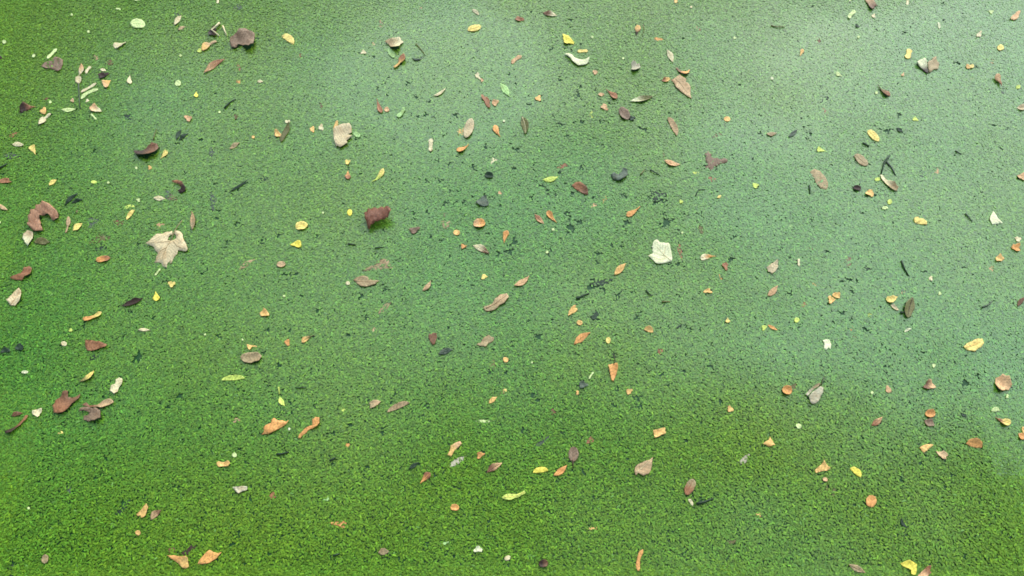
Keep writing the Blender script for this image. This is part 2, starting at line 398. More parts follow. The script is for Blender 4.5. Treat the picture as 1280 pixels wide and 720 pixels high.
def Twig(pts, w, colour, label=None, name='twig', z=0.0075):
    """thin stalk or twig lying on the plants, in quarter pixels of the tile"""
    P = [(TX + p[0] / 4, TY + p[1] / 4) for p in pts]; G = [ground(*p) for p in P]; c = sum(G) / len(G)
    P3 = []
    for i in range(len(G) - 1):
        for t in (0, .5): q = G[i] + (G[i + 1] - G[i]) * t - c; P3.append((q[0], q[1], z + LR.uniform(-.0012, .0012)))
    P3.append((*(G[-1] - c), z - 0.002))
    s = 0.0026 * w / 8
    o = tube(name, P3, s, s * 0.55, colour); o.location = (c[0], c[1], 0)
    o['category'] = 'twig'
    plen = sum(math.dist(P[i], P[i + 1]) for i in range(len(P) - 1))
    word = ('short' if plen < 12 else 'long') + ' thin ' + COLOURS[colour][0] + ' twig lying on the duckweed'
    THINGS.append((o, word, label, P[0], word.replace('twig', 'twigs')))
    return o
GAPS = []
def Gap(*v):
    """dark breaks in the carpet: x, y, radius triples in quarter pixels"""
    for i in range(0, len(v), 3): GAPS.append((TX + v[i] / 4, TY + v[i + 1] / 4, v[i + 2] / 4))

# ------------------------------------------------------------------ the leaves of the photograph, tile by tile
R(0, 0)
Lf(655, 118, 730, 130, 46, 'o', 'mint', 'f', 'pale mint green serrated oval leaf lying alone and flat', 'the mint serrated leaf')
Lf(635, 215, 570, 237, 30, 't', 'cream', 'c'); Lf(875, 135, 912, 85, 22, 'l', 'cream', 'c'); Lf(893, 155, 930, 138, 14, 'l', 'tan', 'f')
Lf(1048, 160, 1085, 175, 42, 'k', 'dark', 'c', 'dark brown shrivelled scrap touching the bleached bent twig')
Twig([(1103, 125), (1062, 160), (1100, 188)], 13, 'cream', 'bleached bent twig beside the dark shrivelled scrap', z=0.011); LAND.append(((271, 39), 'the bleached bent twig'))
Twig([(1118, 140), (1137, 186)], 12, 'cream', 'straight bleached twig next to the crumpled purplish leaf', z=0.010)
Pg(245, 25, 14.2, [(615, 430), (640, 370), (760, 290), (840, 240), (960, 250), (1060, 280), (1055, 400), (1040, 480), (960, 540), (880, 530), (820, 470), (760, 480), (720, 530), (640, 520)], (610, 450), (1060, 350), 'purple', 'c', 'large crumpled purplish brown leaf beside the bleached twigs', 'the crumpled purplish leaf', wild=1.5, ridge=.35)
Dot(1000, 258, 24, 'lime'); Lf(1085, 215, 1010, 258, 32, 'h', 'tan>amber', 'c', 'tan spoon shaped leaf with a lime petal at its end')
Lf(1020, 375, 1130, 302, 26, 'l', 'pink>rust', 'c', 'twisted tan and rust narrow leaf below the crumpled purplish leaf')
Lf(1186, 320, 1200, 362, 16, 'l', 'rust', 's'); Dot(1195, 410, 26, 'orange', 's', sh='k'); Lf(985, 462, 985, 492, 22, 't', 'bright', 'c')
Dot(892, 422, 32, 'mint'); Dot(905, 283, 14, 'mint'); Lf(655, 380, 654, 426, 27, 't', 'cream', 'c', 'cream teardrop leaf with tan centre standing alone below the mint leaf')
Lf(230, 335, 320, 318, 70, 'k', 'purple', 's', 'purplish brown crumpled leaf half sunk under a pale strip', 'the sunken purplish scrap', ridge=.3)
Lf(240, 298, 288, 250, 15, 's', 'mint', 'f'); Dot(172, 284, 20, 'mint'); Dot(25, 215, 20, 'mint'); Dot(362, 79, 12, 'mint'); Dot(445, 163, 14, 'mint')
Lf(-20, 285, 18, 298, 22, 'l', 'dark', 'c')
Lf(400, 385, 394, 424, 30, 'o', 'cream', 'c', 'lower pale leaf of the pair on a slate stalk'); Lf(412, 325, 398, 385, 27, 'l', 'pink>cream', 'c', 'upper pinkish leaf of the pair on a slate stalk')
Lf(432, 372, 458, 338, 14, 's', 'cream'); Twig([(398, 425), (400, 480), (405, 550)], 8, 'slate', 'slate stalk hanging below the pair of pale leaves')
Lf(408, 466, 485, 422, 12, 's', 'cream', 'f', 'pale strip lying parallel above a longer pale strip', 'the two pale strips'); Lf(408, 499, 494, 452, 15, 's', 'mint', 'f', 'longer of two parallel pale strips'); Dot(440, 508, 18, 'cream', sh='k')
Dot(482, 290, 28, 'tan', 's', sh='k'); Lf(530, 318, 575, 312, 26, 'k', 'brown', 's'); Lf(495, 388, 545, 376, 26, 'k', 'dark', 'c'); Lf(503, 352, 535, 360, 15, 'l', 'cream')
Lf(560, 408, 525, 440, 38, 't', 'amber>pink', 'b', 'amber leaf cupped like a bowl beside the pale strips'); Lf(452, 538, 508, 562, 34, 'k', 'pink>cream', 'c', 'crumpled pinkish leaf with a cream tip below the pale strips')
Lf(458, 574, 486, 603, 9, 's', 'mint'); Lf(308, 553, 384, 550, 20, 'l', 'mint', 'f', 'slim pale mint leaf lying level left of the pinkish crumple')
Dot(222, 560, 34, 'amber', 'c', sh='k'); Lf(258, 575, 198, 628, 27, 'h', 'cream', 'c', 'cream spoon shaped leaf near a rust boat leaf')
Tg([(103, 572), (108, 545), (130, 526), (155, 535), (188, 541), (150, 552), (125, 562)], (103, 572), (188, 541), 'dark>rust', 'b', 'rust boat shaped leaf with a dark pointed end', 'the rust boat leaf')
Lf(40, 695, 98, 665, 22, 'l', 'rust', 's'); Lf(215, 502, 247, 490, 12, 'l', 'brown', 's'); Dot(365, 507, 18, 'tan', sh='k'); Dot(255, 515, 16, 'mint')
Lf(610, 582, 672, 600, 26, 'k', 'black', 's'); Lf(930, 585, 957, 610, 27, 'k', 'pink', 'c'); Lf(885, 705, 912, 655, 18, 'l', 'black', 'c'); Lf(897, 708, 947, 672, 16, 'l', 'black', 'c')
Twig([(1125, 548), (1150, 520), (1182, 500)], 11, 'black'); Dot(1100, 565, 13, 'mint'); Dot(1180, 585, 24, 'brown', 's', sh='k')
Lf(1170, 40, 1215, 38, 26, 'k', 'slate', 's'); Dot(885, 75, 26, 'slate', 's', sh='k'); Lf(672, 2, 712, -2, 12, 's', 'mint'); Lf(1090, -4, 1090, 22, 13, 's', 'cream'); Lf(583, 49, 606, 52, 8, 's', 'mint')
Twig([(770, 705), (778, 675), (786, 650)], 6, 'olive'); Dot(1268, 690, 16, 'amber')
Gap(135, 183, 8, 820, 520, 12, 1080, 470, 9, 470, 655, 8, 380, 590, 10, 545, 345, 8, 5, 630, 7, 1010, 700, 10, 700, 610, 8, 645, 580, 9)
R(1, 0)
Lf(130, 185, 190, 228, 36, 'm', 'yellow', 'f', 'yellow half moon leaf with a dark shaded rim', 'the yellow half moon leaf')
Lf(208, 292, 238, 268, 19, 'l', 'rust', 's'); Dot(628, 125, 34, 'taupe', 's', sh='k'); Dot(590, 225, 24, 'tan', 's', sh='k')
Lf(657, 232, 732, 222, 50, 'k', 'taupe>cream', 'b', 'greyish cupped leaf above a pale green oval leaf', 'the greyish cupped leaf', ridge=.2)
Lf(662, 248, 692, 294, 28, 'o', 'leafgreen', 'f', 'pale green oval leaf tucked under the greyish cupped leaf'); Lf(690, 345, 742, 276, 34, 'h', 'amber>rust', 'b', 'orange brown spoon shaped leaf with a yellow stalk')
Lf(525, 266, 551, 266, 19, 'k', 'cream'); Lf(778, 297, 832, 300, 12, 'l', 'black', 'c'); Twig([(798, 225), (820, 245), (848, 285)], 6, 'olive')
Lf(1080, 58, 1114, 82, 15, 'm', 'cream', 'c'); Lf(1057, 155, 1126, 138, 32, 'o', 'yellow', 'f', 'clean yellow oval leaf lying flat below a cream curved sliver', 'the clean yellow oval leaf')
Lf(1100, 370, 1120, 402, 17, 'k', 'cream'); Dot(1130, 406, 18, 'pink', sh='k'); Lf(1221, 422, 1268, 488, 33, 'l', 'leafgreen', 'f', 'pale green pointed leaf lying open with a fine midrib', 'the pale green pointed leaf')
Lf(886, 486, 949, 447, 15, 'l', 'cream', 'c', 'slim cream pointed leaf curled at one edge'); Lf(606, 498, 630, 572, 26, 't', 'rust', 'b', 'rust brown leaf with a tail beside a tan dot'); Dot(655, 553, 26, 'pink')
Lf(708, 592, 742, 543, 20, 's', 'leafgreen', 'c'); Lf(325, 512, 331, 556, 15, 'l', 'brown', 's'); Lf(1138, 485, 1168, 540, 30, 'k', 'rust', 'c'); Dot(1196, 520, 34, 'pink', 'c', sh='k')
Tg([(120, 695), (135, 668), (150, 645), (172, 622), (170, 660), (150, 690), (128, 718), (122, 708)], (124, 715), (172, 622), 'olive', 'a', 'olive folded leaf beside a cream scrap', 'the olive folded leaf'); Lf(95, 660, 127, 692, 26, 'k', 'amber', 'c'); Lf(148, 611, 172, 612, 14, 's', 'cream')
Dot(285, 652, 30, 'amber', sh='k'); Dot(327, 643, 30, 'cream', sh='k')
Pg(395, 140, 13.1, [(300, 340), (340, 285), (400, 250), (480, 225), (550, 215), (588, 260), (595, 365), (510, 390), (600, 425), (560, 460), (500, 500), (530, 540), (480, 570), (410, 612), (370, 580), (340, 595), (310, 500)], (340, 600), (570, 230), 'beige', 'c', 'broad beige leaf with a torn notch beside a tan strip', 'the broad beige leaf', veins=[[(350, 570), (430, 430), (530, 250)], [(420, 440), (540, 390)]], stemcol='cream', wild=.7)
Pg(395, 140, 13.1, [(290, 310), (300, 240), (330, 165), (362, 155), (368, 210), (340, 270)], (292, 310), (355, 155), 'amber', 'f', 'tan tongue shaped strip at the edge of the broad beige leaf')
Lf(489, 668, 523, 688, 24, 'o', 'leafgreen', 'f'); Lf(1010, 650, 1040, 668, 50, 'k', 'amber', 's')
Lf(1048, 698, 1080, 600, 46, 'o', 'beige', 'c', 'pinkish cream upright oval leaf beside an amber scrap', 'the pinkish cream oval leaf'); Lf(1223, 692, 1193, 632, 32, 't', 'orange', 'c', 'orange teardrop leaf beside the pinkish cream oval leaf')
Dot(875, 710, 26, 'cream'); Dot(1240, 610, 12, 'white'); Lf(8, 412, 38, 412, 14, 'l', 'cream'); Dot(822, 45, 17, 'tan', 's', sh='k')
Gap(467, 260, 8, 10, 190, 12, 760, 420, 12, 500, 430, 8, 610, 450, 9, 800, 485, 10, 862, 510, 10, 810, 585, 13, 850, 575, 14, 890, 590, 9, 1000, 580, 14, 975, 620, 8, 940, 642, 7, 935, 680, 12, 1265, 375, 10, 800, 490, 12, 590, 285, 9, 812, 330, 7, 890, 380, 7, 65, 205, 10, 500, 700, 9, 1020, 465, 8, 655, 480, 9, 330, 430, 8, 950, 310, 8, 40, 380, 8)
R(2, 0)
Lf(152, 72, 226, 86, 22, 'l', 'brown>cream', 'b', 'rolled brown leaf with a pale inner edge', 'the rolled brown leaf'); Lf(14, 98, 62, 106, 20, 'k', 'rust', 'c')
Lf(252, 190, 304, 224, 34, 'k', 'bright', 'c', 'bright yellow folded leaf above the white torn leaf', 'the bright yellow folded leaf'); Lf(328, 262, 379, 260, 15, 's', 'yellow')
Tg([(258, 282), (280, 276), (298, 280), (312, 294), (345, 305), (386, 298), (382, 318), (368, 332), (330, 336), (305, 320), (290, 298), (275, 288)], (262, 280), (384, 310), 'white', 'c', 'white torn leaf with a tapering stalk end', 'the white torn leaf', wild=.6)
Lf(-2, 322, 48, 286, 19, 's', 'pink', 'f'); Lf(622, 190, 636, 134, 30, 't', 'dark>amber', 'c', 'amber teardrop leaf with a dark tip'); Lf(708, 192, 758, 200, 18, 'l', 'orange', 's'); Lf(918, 135, 946, 160, 13, 'l', 'rust', 's')
Lf(773, 258, 803, 320, 27, 'l', 'cream', 'c', 'cream pointed leaf above the tan ragged lance leaf')
Pg(820, 60, 10.28, [(190, 430), (250, 390), (300, 365), (350, 400), (385, 430), (375, 455), (420, 490), (440, 530), (438, 600), (457, 667), (400, 640), (340, 595), (300, 565), (250, 515), (235, 470)], (240, 390), (455, 665), 'tan', 'f', 'large tan ragged lance leaf between two small orange cups', 'the tan ragged lance leaf', veins=[[(250, 410), (320, 480), (400, 590)]], stemcol='taupe')
Pg(820, 60, 10.28, [(65, 435), (100, 400), (160, 400), (180, 415), (150, 445), (100, 455)], (65, 435), (180, 415), 'rust>amber', 'b', 'small orange cup at the stalk of the tan ragged leaf')
Pg(820, 60, 10.28, [(245, 275), (270, 270), (320, 310), (380, 320), (428, 295), (410, 345), (370, 372), (330, 350), (280, 320)], (245, 275), (425, 300), 'brown>orange', 'b', 'orange curved pod shaped leaf above the tan ragged leaf')
Lf(593, 345, 638, 335, 44, 'k', 'grey', 'b', 'pale grey curled scrap like a broken ring'); Dot(415, 366, 24, 'pink', sh='k'); Lf(428, 478, 462, 478, 18, 'l', 'pink', 'c'); Lf(468, 452, 526, 498, 30, 't', 'rust', 'c', 'rust tailed leaf above the dark purple oval leaf')
Lf(444, 532, 476, 550, 25, 'k', 'pink', 'c'); Lf(705, 490, 588, 512, 28, 'l', 'olive>white', 'b', 'white and olive pointed leaf turned on its edge', 'the white and olive leaf')
Lf(538, 545, 582, 603, 46, 'o', 'purple', 'c', 'dark purplish oval leaf with blackish debris at its foot', 'the dark purplish oval leaf'); Lf(585, 600, 615, 592, 20, 'k', 'black', 'c'); Dot(395, 576, 34, 'lime', 's', sh='k')
Lf(48, 588, 65, 682, 36, 'l', 'olive', 'b', 'olive brown pointed leaf with a pale rolled edge', 'the olive brown pointed leaf', stemcol='cream'); Dot(132, 496, 32, 'amber', sh='k')
Lf(775, 596, 822, 686, 28, 'm', 'tan', 'b', 'tan curved leaf cupped like a pod'); Lf(1058, 598, 1090, 602, 25, 'o', 'amber', 'f'); Lf(998, 692, 1066, 678, 24, 'l', 'brown', 's')
Lf(820, -6, 818, 20, 16, 's', 'amber'); Twig([(655, 130), (660, 160), (648, 180)], 4, 'olive')
Dot(400, 190, 14, 'mint'); Dot(555, 297, 11, 'mint'); Dot(1112, 195, 14, 'mint'); Dot(895, 40, 12, 'cream')
Gap(98, 60, 8, 292, 102, 12, 292, 140, 12, 218, 208, 10, 345, 222, 8, 298, 255, 7, 685, 208, 9, 235, 320, 8, 235, 350, 10, 240, 405, 12, 270, 390, 8, 340, 435, 9, 330, 482, 18, 270, 520, 9, 490, 520, 12, 245, 625, 14, 345, 615, 12, 445, 610, 13, 275, 680, 9, 125, 690, 8, 25, 580, 8, 660, 650, 14, 80, 480, 7, 620, 430, 8, 1082, 542, 8, 1238, 578, 11, 1240, 672, 10, 950, 105, 8, 990, 265, 7, 85, 525, 10, 200, 245, 12, 15, 420, 8)
R(3, 0)
Lf(487, -8, 532, 52, 36, 'k', 'tan>brown', 'c', 'ragged tan scrap with a brown frayed end'); Lf(400, 98, 434, 62, 19, 's', 'mint', 'c'); Lf(845, 116, 852, 150, 13, 'm', 'white'); Dot(1112, 65, 22, 'mint', sh='k')
Lf(1215, 108, 1252, 68, 27, 'k', 'pink', 'c'); Twig([(12, 135), (45, 142), (82, 140)], 8, 'olive'); Lf(157, 288, 172, 252, 19, 't', 'amber', 'c'); Dot(250, 205, 32, 'brown', 's', sh='k')
Lf(690, 298, 703, 250, 29, 's', 'yellow', 'f', 'pale yellow blunt strip beside the folded grey white leaf')
Pg(1135, 60, 16, [(150, 340), (180, 305), (240, 260), (310, 235), (340, 290), (365, 380), (385, 480), (372, 565), (330, 510), (260, 450), (190, 400)], (370, 560), (230, 260), 'dark>white', 'c', 'white folded leaf with a black lower edge', 'the folded white leaf', wild=.6)
Pg(1135, 60, 16, [(375, 330), (400, 285), (470, 260), (480, 215), (545, 185), (560, 260), (612, 325), (595, 385), (590, 445), (500, 455), (400, 525), (385, 420)], (395, 520), (545, 190), 'taupe', 'f', 'taupe ragged leaf backing onto the folded white leaf')
Lf(1045, 192, 1062, 162, 21, 'k', 'cream'); Lf(1142, 247, 1176, 240, 28, 'o', 'yellow', 'f', 'pale yellow rounded oval leaf above a tan mushroom shaped leaf'); Lf(985, 338, 1026, 335, 21, 's', 'amber>yellow', 'c', 'amber and yellow stubby strip beside dark debris'); Dot(1122, 310, 26, 'tan', 's', sh='k')
Lf(1160, 442, 1130, 385, 38, 't', 'rust>pink', 'a', 'tan and rust mushroom shaped leaf over slate scraps'); Dot(1108, 460, 28, 'slate', 's', sh='k'); Dot(1178, 465, 32, 'slate', 's', sh='k'); Dot(1247, 440, 24, 'lime')
Lf(1290, 545, 1238, 546, 28, 'l', 'beige', 'b'); Lf(543, 428, 607, 485, 29, 't', 'olive>rust', 'b', 'olive and rust tailed leaf above the yellow oval leaf'); Dot(540, 470, 16, 'mint'); Lf(338, 370, 364, 386, 16, 'k', 'mint'); Dot(18, 397, 17, 'white'); Dot(450, 190, 13, 'mint')
Dot(672, 378, 18, 'pink', sh='k'); Dot(293, 492, 24, 'black', 's', sh='k'); Lf(280, 545, 290, 585, 24, 'k', 'rust', 's'); Lf(720, 596, 748, 606, 18, 'k', 'lime', 'f')
Lf(496, 656, 553, 710, 34, 'o', 'yellow', 'f', 'yellow oval leaf lying slanted and flat in the pale sheen', 'the slanted yellow oval leaf'); Lf(638, 646, 672, 664, 17, 'l', 'black', 'c'); Lf(-12, 674, 42, 672, 20, 'l', 'taupe', 'c'); Lf(98, 692, 147, 652, 19, 'l', 'slate', 'c')
Dot(525, 85, 19, 'cream', sh='k'); Lf(432, 128, 458, 140, 13, 'l', 'black', 'c'); Dot(1020, 395, 20, 'mint', 's', sh='k'); Dot(407, 5, 14, 'mint'); Lf(692, 30, 694, 8, 13, 's', 'cream')
Gap(545, 155, 9, 678, 167, 11, 1075, 178, 8, 970, 70, 8, 900, 65, 7, 945, 320, 12, 1040, 338, 10, 170, 355, 9, 30, 282, 8, 435, 535, 8, 655, 580, 14, 532, 632, 12, 590, 655, 18, 205, 670, 13, 200, 700, 12, 1135, 630, 9, 1195, 645, 9, 115, 545, 8, 175, 635, 7, 775, 183, 8, 875, 110, 12, 875, 20, 9)
R(0, 1)
Lf(65, 8, 126, 12, 22, 'l', 'cream', 'c', 'cream narrow leaf above a sunken slate leaf'); Lf(14, 60, 106, 64, 32, 'l', 'slate', 's', 'slate grey pointed leaf half sunk near a yellow wedge leaf'); Lf(182, 58, 160, 14, 36, 'v', 'yellow', 'f', 'small yellow wedge leaf beside the sunken slate leaf')
Twig([(-10, 130), (18, 118), (42, 104)], 12, 'black'); Lf(-10, 188, 62, 190, 26, 'k', 'rust', 'c')
Tg([(673, 42), (695, 40), (722, 34), (745, 14), (765, 2), (790, 8), (798, 30), (785, 52), (760, 64), (730, 74), (695, 68)], (673, 44), (797, 22), 'dark>brown', 'b', 'glossy dark brown boat leaf beside a yellow teardrop leaf', 'the dark brown boat leaf')
Lf(803, 82, 841, 40, 23, 't', 'yellow', 'c', 'yellow teardrop leaf beside the dark brown boat leaf'); Lf(1055, 15, 1058, 68, 32, 'k', 'slate', 's'); Lf(1150, 34, 1202, -2, 19, 'l', 'taupe', 'c')
Lf(248, 212, 289, 184, 21, 'l', 'yellow', 'c'); Lf(458, 195, 489, 195, 15, 'o', 'lime'); Dot(545, 198, 13, 'mint'); Dot(684, 125, 15, 'mint'); Dot(752, 122, 20, 'amber', sh='k'); Dot(695, 285, 19, 'mint', sh='k')
Lf(328, 314, 397, 252, 16, 'l', 'black', 'c', 'upright prong of the forked blackish leaf'); Lf(362, 304, 422, 284, 15, 'l', 'black', 'c', 'low prong of the forked blackish leaf')
Lf(768, 275, 830, 279, 23, 'l', 'cream', 'f', 'cream narrow leaf touching the dark curled crescent'); Lf(820, 248, 888, 282, 36, 'k', 'slate>brown', 's', 'slate and brown scrap between a cream leaf and a dark crescent')
Tg([(862, 192), (890, 188), (918, 200), (934, 225), (928, 245), (905, 252), (892, 240), (912, 228), (900, 210), (880, 202)], (862, 194), (905, 250), 'rust>dark', 'c', 'rust and dark curled crescent leaf beside the slate scrap', 'the dark crescent leaf')
Lf(-5, 302, 46, 336, 20, 'l', 'tan', 'c')
Pg(20, 250, 11.25, [(200, 330), (215, 260), (235, 205), (285, 160), (330, 130), (380, 100), (430, 72), (500, 85), (545, 120), (585, 165), (628, 240), (600, 285), (570, 312), (520, 290), (515, 250), (490, 232), (420, 235), (365, 250), (350, 290), (378, 380), (400, 445), (330, 472), (250, 440), (195, 385)], (330, 470), (600, 250), 'russet', 'f', 'large russet leaf curled round like a ridged hook', 'the ridged hook leaf', ridge=.3, wild=.4)
Pg(20, 250, 11.25, [(115, 560), (140, 500), (190, 455), (255, 470), (250, 560), (235, 600), (190, 668), (150, 620)], (240, 470), (150, 640), 'beige>white', 'c', 'pale silvery leaf at the foot of the ridged hook leaf', ridge=.2)
Pg(20, 250, 11.25, [(265, 600), (320, 555), (400, 550), (450, 570), (492, 608), (430, 640), (340, 635)], (265, 602), (492, 608), 'olive', 'c', 'small olive leaf pointing away from the pale silvery leaf')
Lf(333, 448, 347, 366, 22, 'h', 'tan', 'f'); Lf(368, 438, 416, 402, 26, 'l', 'yellow', 'c'); Lf(440, 412, 502, 376, 44, 'k', 'slate', 's'); Lf(568, 392, 622, 402, 26, 'k', 'brown', 's')
Lf(622, 328, 678, 316, 22, 'm', 'lime', 's', 'lime green curved sliver half sunk above a yellow sliver'); Lf(638, 386, 678, 336, 18, 'm', 'yellow', 'c', 'yellow curved sliver below the sunken lime sliver'); Lf(780, 415, 824, 402, 24, 'k', 'pink', 's')
Lf(965, 438, 963, 342, 26, 'l', 'taupe>pink', 'b', 'pinkish narrow leaf rolled up above the big maple leaf')
Pg(176, 276, 10.29, [(80, 320), (110, 298), (140, 270), (180, 225), (220, 190), (300, 185), (350, 160), (415, 150), (420, 190), (372, 215), (350, 262), (395, 268), (440, 262), (470, 235), (465, 200), (440, 185), (455, 145), (510, 150), (548, 190), (560, 250), (590, 300), (620, 385), (590, 415), (530, 400), (492, 393), (480, 440), (430, 490), (400, 558), (375, 560), (388, 510), (345, 560), (340, 612), (290, 600), (270, 548), (180, 550), (210, 480), (235, 430), (200, 400), (175, 350), (120, 328)], (400, 265), (310, 605), 'beige', 'f', 'big pale beige maple leaf with pointed lobes and a dark stalk', 'the big maple leaf',
   veins=[[(390, 275), (340, 360), (290, 480), (310, 590)], [(390, 275), (250, 290), (110, 310)], [(430, 275), (480, 350), (590, 385)], [(340, 360), (260, 400), (205, 525)]], stem=[(400, 270), (430, 180), (480, 90), (540, 15)], stemcol='taupe', wild=.6, keep=.02)
Lf(452, 492, 552, 462, 36, 'k', 'olive', 's', 'olive brown scrap half sunk beside blackish debris'); Lf(468, 532, 542, 512, 24, 'k', 'black', 's'); Lf(484, 587, 556, 574, 29, 'o', 'orange>rust', 'c', 'rust orange oval leaf below the sunken olive scrap', 'the rust orange oval leaf')
Tg([(58, 676), (90, 660), (112, 652), (128, 625), (155, 618), (168, 632), (160, 658), (135, 672), (115, 690), (80, 684)], (58, 680), (168, 625), 'rust', 'c', 'rust brown irregular leaf lying near the cream folded leaf', ridge=.2, keep=.25)
Lf(778, 662, 806, 628, 9, 's', 'mint'); Lf(846, 704, 880, 706, 28, 'k', 'yellow', 'c'); Lf(1192, 634, 1278, 578, 23, 'l', 'tan', 's', 'tan spotted narrow leaf partly covered by duckweed'); Lf(1150, 245, 1246, 182, 13, 'l', 'black', 'c'); Lf(1065, 245, 1068, 330, 36, 'k', 'slate', 's')
Lf(385, 348, 392, 336, 10, 's', 'olive'); Dot(2, 396, 14, 'mint')
Gap(470, 40, 10, 890, 0, 13, 160, 205, 8, 15, 150, 9, 365, 180, 8, 930, 150, 7, 1080, 205, 10, 1190, 230, 9, 1160, 252, 9, 1085, 372, 13, 1100, 335, 12, 1190, 400, 14, 1140, 490, 14, 1130, 520, 10, 1225, 200, 12, 230, 650, 9, 1010, 650, 9, 835, 690, 12, 695, 500, 11, 45, 490, 10, 1215, 405, 10, 1070, 115, 9)
R(1, 1)
Lf(22, 192, 56, 158, 32, 'k', 'black', 's'); Lf(472, 96, 448, 94, 24, 'k', 'yellow', 'c'); Lf(462, 136, 463, 182, 30, 't', 'orange>rust', 'b', 'orange teardrop leaf cupped below a yellow scrap')
Lf(577, 196, 640, 128, 30, 't', 'lime>yellow', 'f', 'pale yellow tapering leaf lying open and alone', 'the pale yellow tapering leaf'); Lf(470, 330, 470, 364, 24, 'o', 'bright', 'f', 'neon yellow tiny oval petal left of the domed brown leaf')
Lf(199, 422, 261, 408, 40, 'o', 'yellow', 'c', 'golden oval leaf above the bright yellow blob', 'the golden oval leaf'); Lf(181, 508, 234, 502, 32, 'k', 'bright', 'c', 'bright yellow blob shaped leaf below the golden oval leaf'); Lf(106, 610, 150, 604, 28, 'o', 'tan', 'c')
Pg(445, 250, 14.4, [(175, 315), (200, 260), (240, 215), (300, 180), (400, 195), (520, 210), (610, 245), (665, 305), (650, 350), (600, 410), (520, 440), (440, 462), (370, 480), (310, 505), (268, 575), (228, 560), (212, 480), (178, 400)], (195, 440), (640, 310), 'maroon', 'a', 'domed reddish brown leaf arched high over its own dark shadow', 'the domed brown leaf', ridge=.5, wild=.8)
Tg([(533, 638), (560, 620), (600, 605), (602, 582), (640, 576), (665, 585), (678, 605), (688, 626), (640, 630), (580, 632)], (533, 638), (685, 615), 'taupe', 's', 'brown torn leaf half sunk above a taupe pointed leaf', keep=.28)
Tg([(488, 684), (505, 672), (535, 664), (560, 668), (582, 684), (620, 690), (600, 704), (570, 714), (530, 718), (508, 704)], (488, 684), (620, 690), 'taupe', 'f', 'taupe pointed leaf lying flat below the sunken brown leaf', 'the taupe pointed leaf', veins=[[(492, 686), (550, 692), (610, 691)]], stemcol='tan')
Dot(460, 700, 22, 'cream'); Lf(874, 42, 876, -4, 20, 's', 'cream', 'c'); Lf(1066, 6, 1003, 40, 31, 't', 'orange', 'b', 'rust orange tailed leaf below the pinkish cream oval leaf'); Lf(1170, 96, 1206, 74, 26, 'k', 'cream', 's')
Lf(1143, 160, 1188, 166, 28, 'o', 'black', 'b'); Lf(1108, 285, 1164, 300, 52, 'k', 'slate', 'c', 'slate purple curled scrap among dark breaks in the duckweed', 'the slate curled scrap'); Lf(920, 402, 982, 402, 36, 'k', 'taupe', 's'); Dot(945, 355, 26, 'taupe', 's', sh='k')
Lf(768, 442, 818, 430, 27, 'k', 'purple', 'c'); Lf(1086, 408, 1147, 400, 44, 'o', 'pink>orange', 'b', 'orange brown cupped oval leaf below the slate curled scrap', 'the orange cupped oval leaf'); Dot(1003, 447, 34, 'amber', sh='o')
Lf(1055, 515, 1027, 518, 28, 'v', 'orange', 'c', 'small orange wedge beside a brown rolled leaf'); Lf(1084, 514, 1168, 556, 30, 'l', 'cream>brown', 'b', 'brown rolled leaf with a cream edge beside a small orange wedge'); Lf(1240, 504, 1258, 438, 30, 't', 'orange', 'b'); Dot(1141, 668, 30, 'yellow', sh='k')
Lf(832, 738, 876, 688, 24, 'l', 'tan', 'c'); Dot(336, 348, 12, 'mint'); Twig([(462, 506), (500, 508)], 9, 'black'); Twig([(595, 527), (640, 520)], 8, 'black'); Lf(1215, 262, 1220, 238, 16, 'k', 'pink', 's')
Gap(30, 490, 18, 55, 480, 14, 115, 460, 14, 170, 655, 12, 200, 650, 16, 145, 655, 10, 525, 150, 9, 910, 85, 10, 880, 85, 8, 855, 190, 10, 908, 180, 9, 932, 185, 12, 1085, 120, 14, 945, 300, 14, 790, 345, 14, 790, 378, 12, 860, 330, 12, 860, 350, 9, 1040, 295, 16, 1220, 315, 11, 875, 470, 11, 925, 485, 11, 965, 565, 12, 950, 600, 13, 1210, 550, 16, 1270, 545, 18, 1235, 660, 10, 740, 200, 8, 640, 430, 8, 805, 560, 8, 1010, 65, 8, 1150, 20, 14, 1015, 240, 14, 970, 240, 12, 1090, 265, 10, 1200, 410, 10, 1115, 465, 9, 1160, 452, 10, 680, 60, 8, 690, 495, 7, 105, 575, 10, 800, 440, 8, 1190, 275, 8, 1000, 290, 8, 630, 710, 9, 310, 460, 10, 585, 555, 12, 740, 430, 7, 965, 100, 8)
R(2, 1)
Lf(152, 184, 230, 168, 27, 'l', 'lime', 'f', 'lime yellow pointed leaf among dark breaks in the duckweed', 'the lime yellow pointed leaf'); Lf(222, 124, 292, 98, 23, 'l', 'rust', 's')
Lf(298, 214, 378, 260, 40, 'm', 'rust>brown', 'b', 'brown glossy leaf curled over at its tip'); Tg([(490, 164), (510, 150), (530, 160), (548, 148), (552, 126), (576, 134), (574, 168), (552, 184), (528, 192), (505, 184)], (490, 168), (576, 138), 'slate', 'c', 'dark slate leaf bent like a boomerang', 'the slate boomerang leaf', ridge=.2)
Lf(758, 86, 840, 110, 26, 'l', 'pink', 'c', 'pinkish orange narrow leaf left of the purple ragged leaf')
Pg(865, 180, 16, [(240, 240), (280, 190), (330, 150), (375, 190), (385, 260), (420, 300), (480, 290), (560, 310), (640, 295), (705, 330), (660, 400), (560, 412), (460, 460), (400, 520), (352, 575), (330, 490), (280, 520), (290, 380)], (350, 570), (650, 320), 'purple', 's', 'purplish ragged three lobed leaf with dark holes around it', 'the purple ragged leaf', ridge=.07, keep=.15, wild=1, sub=3, rough=.3)
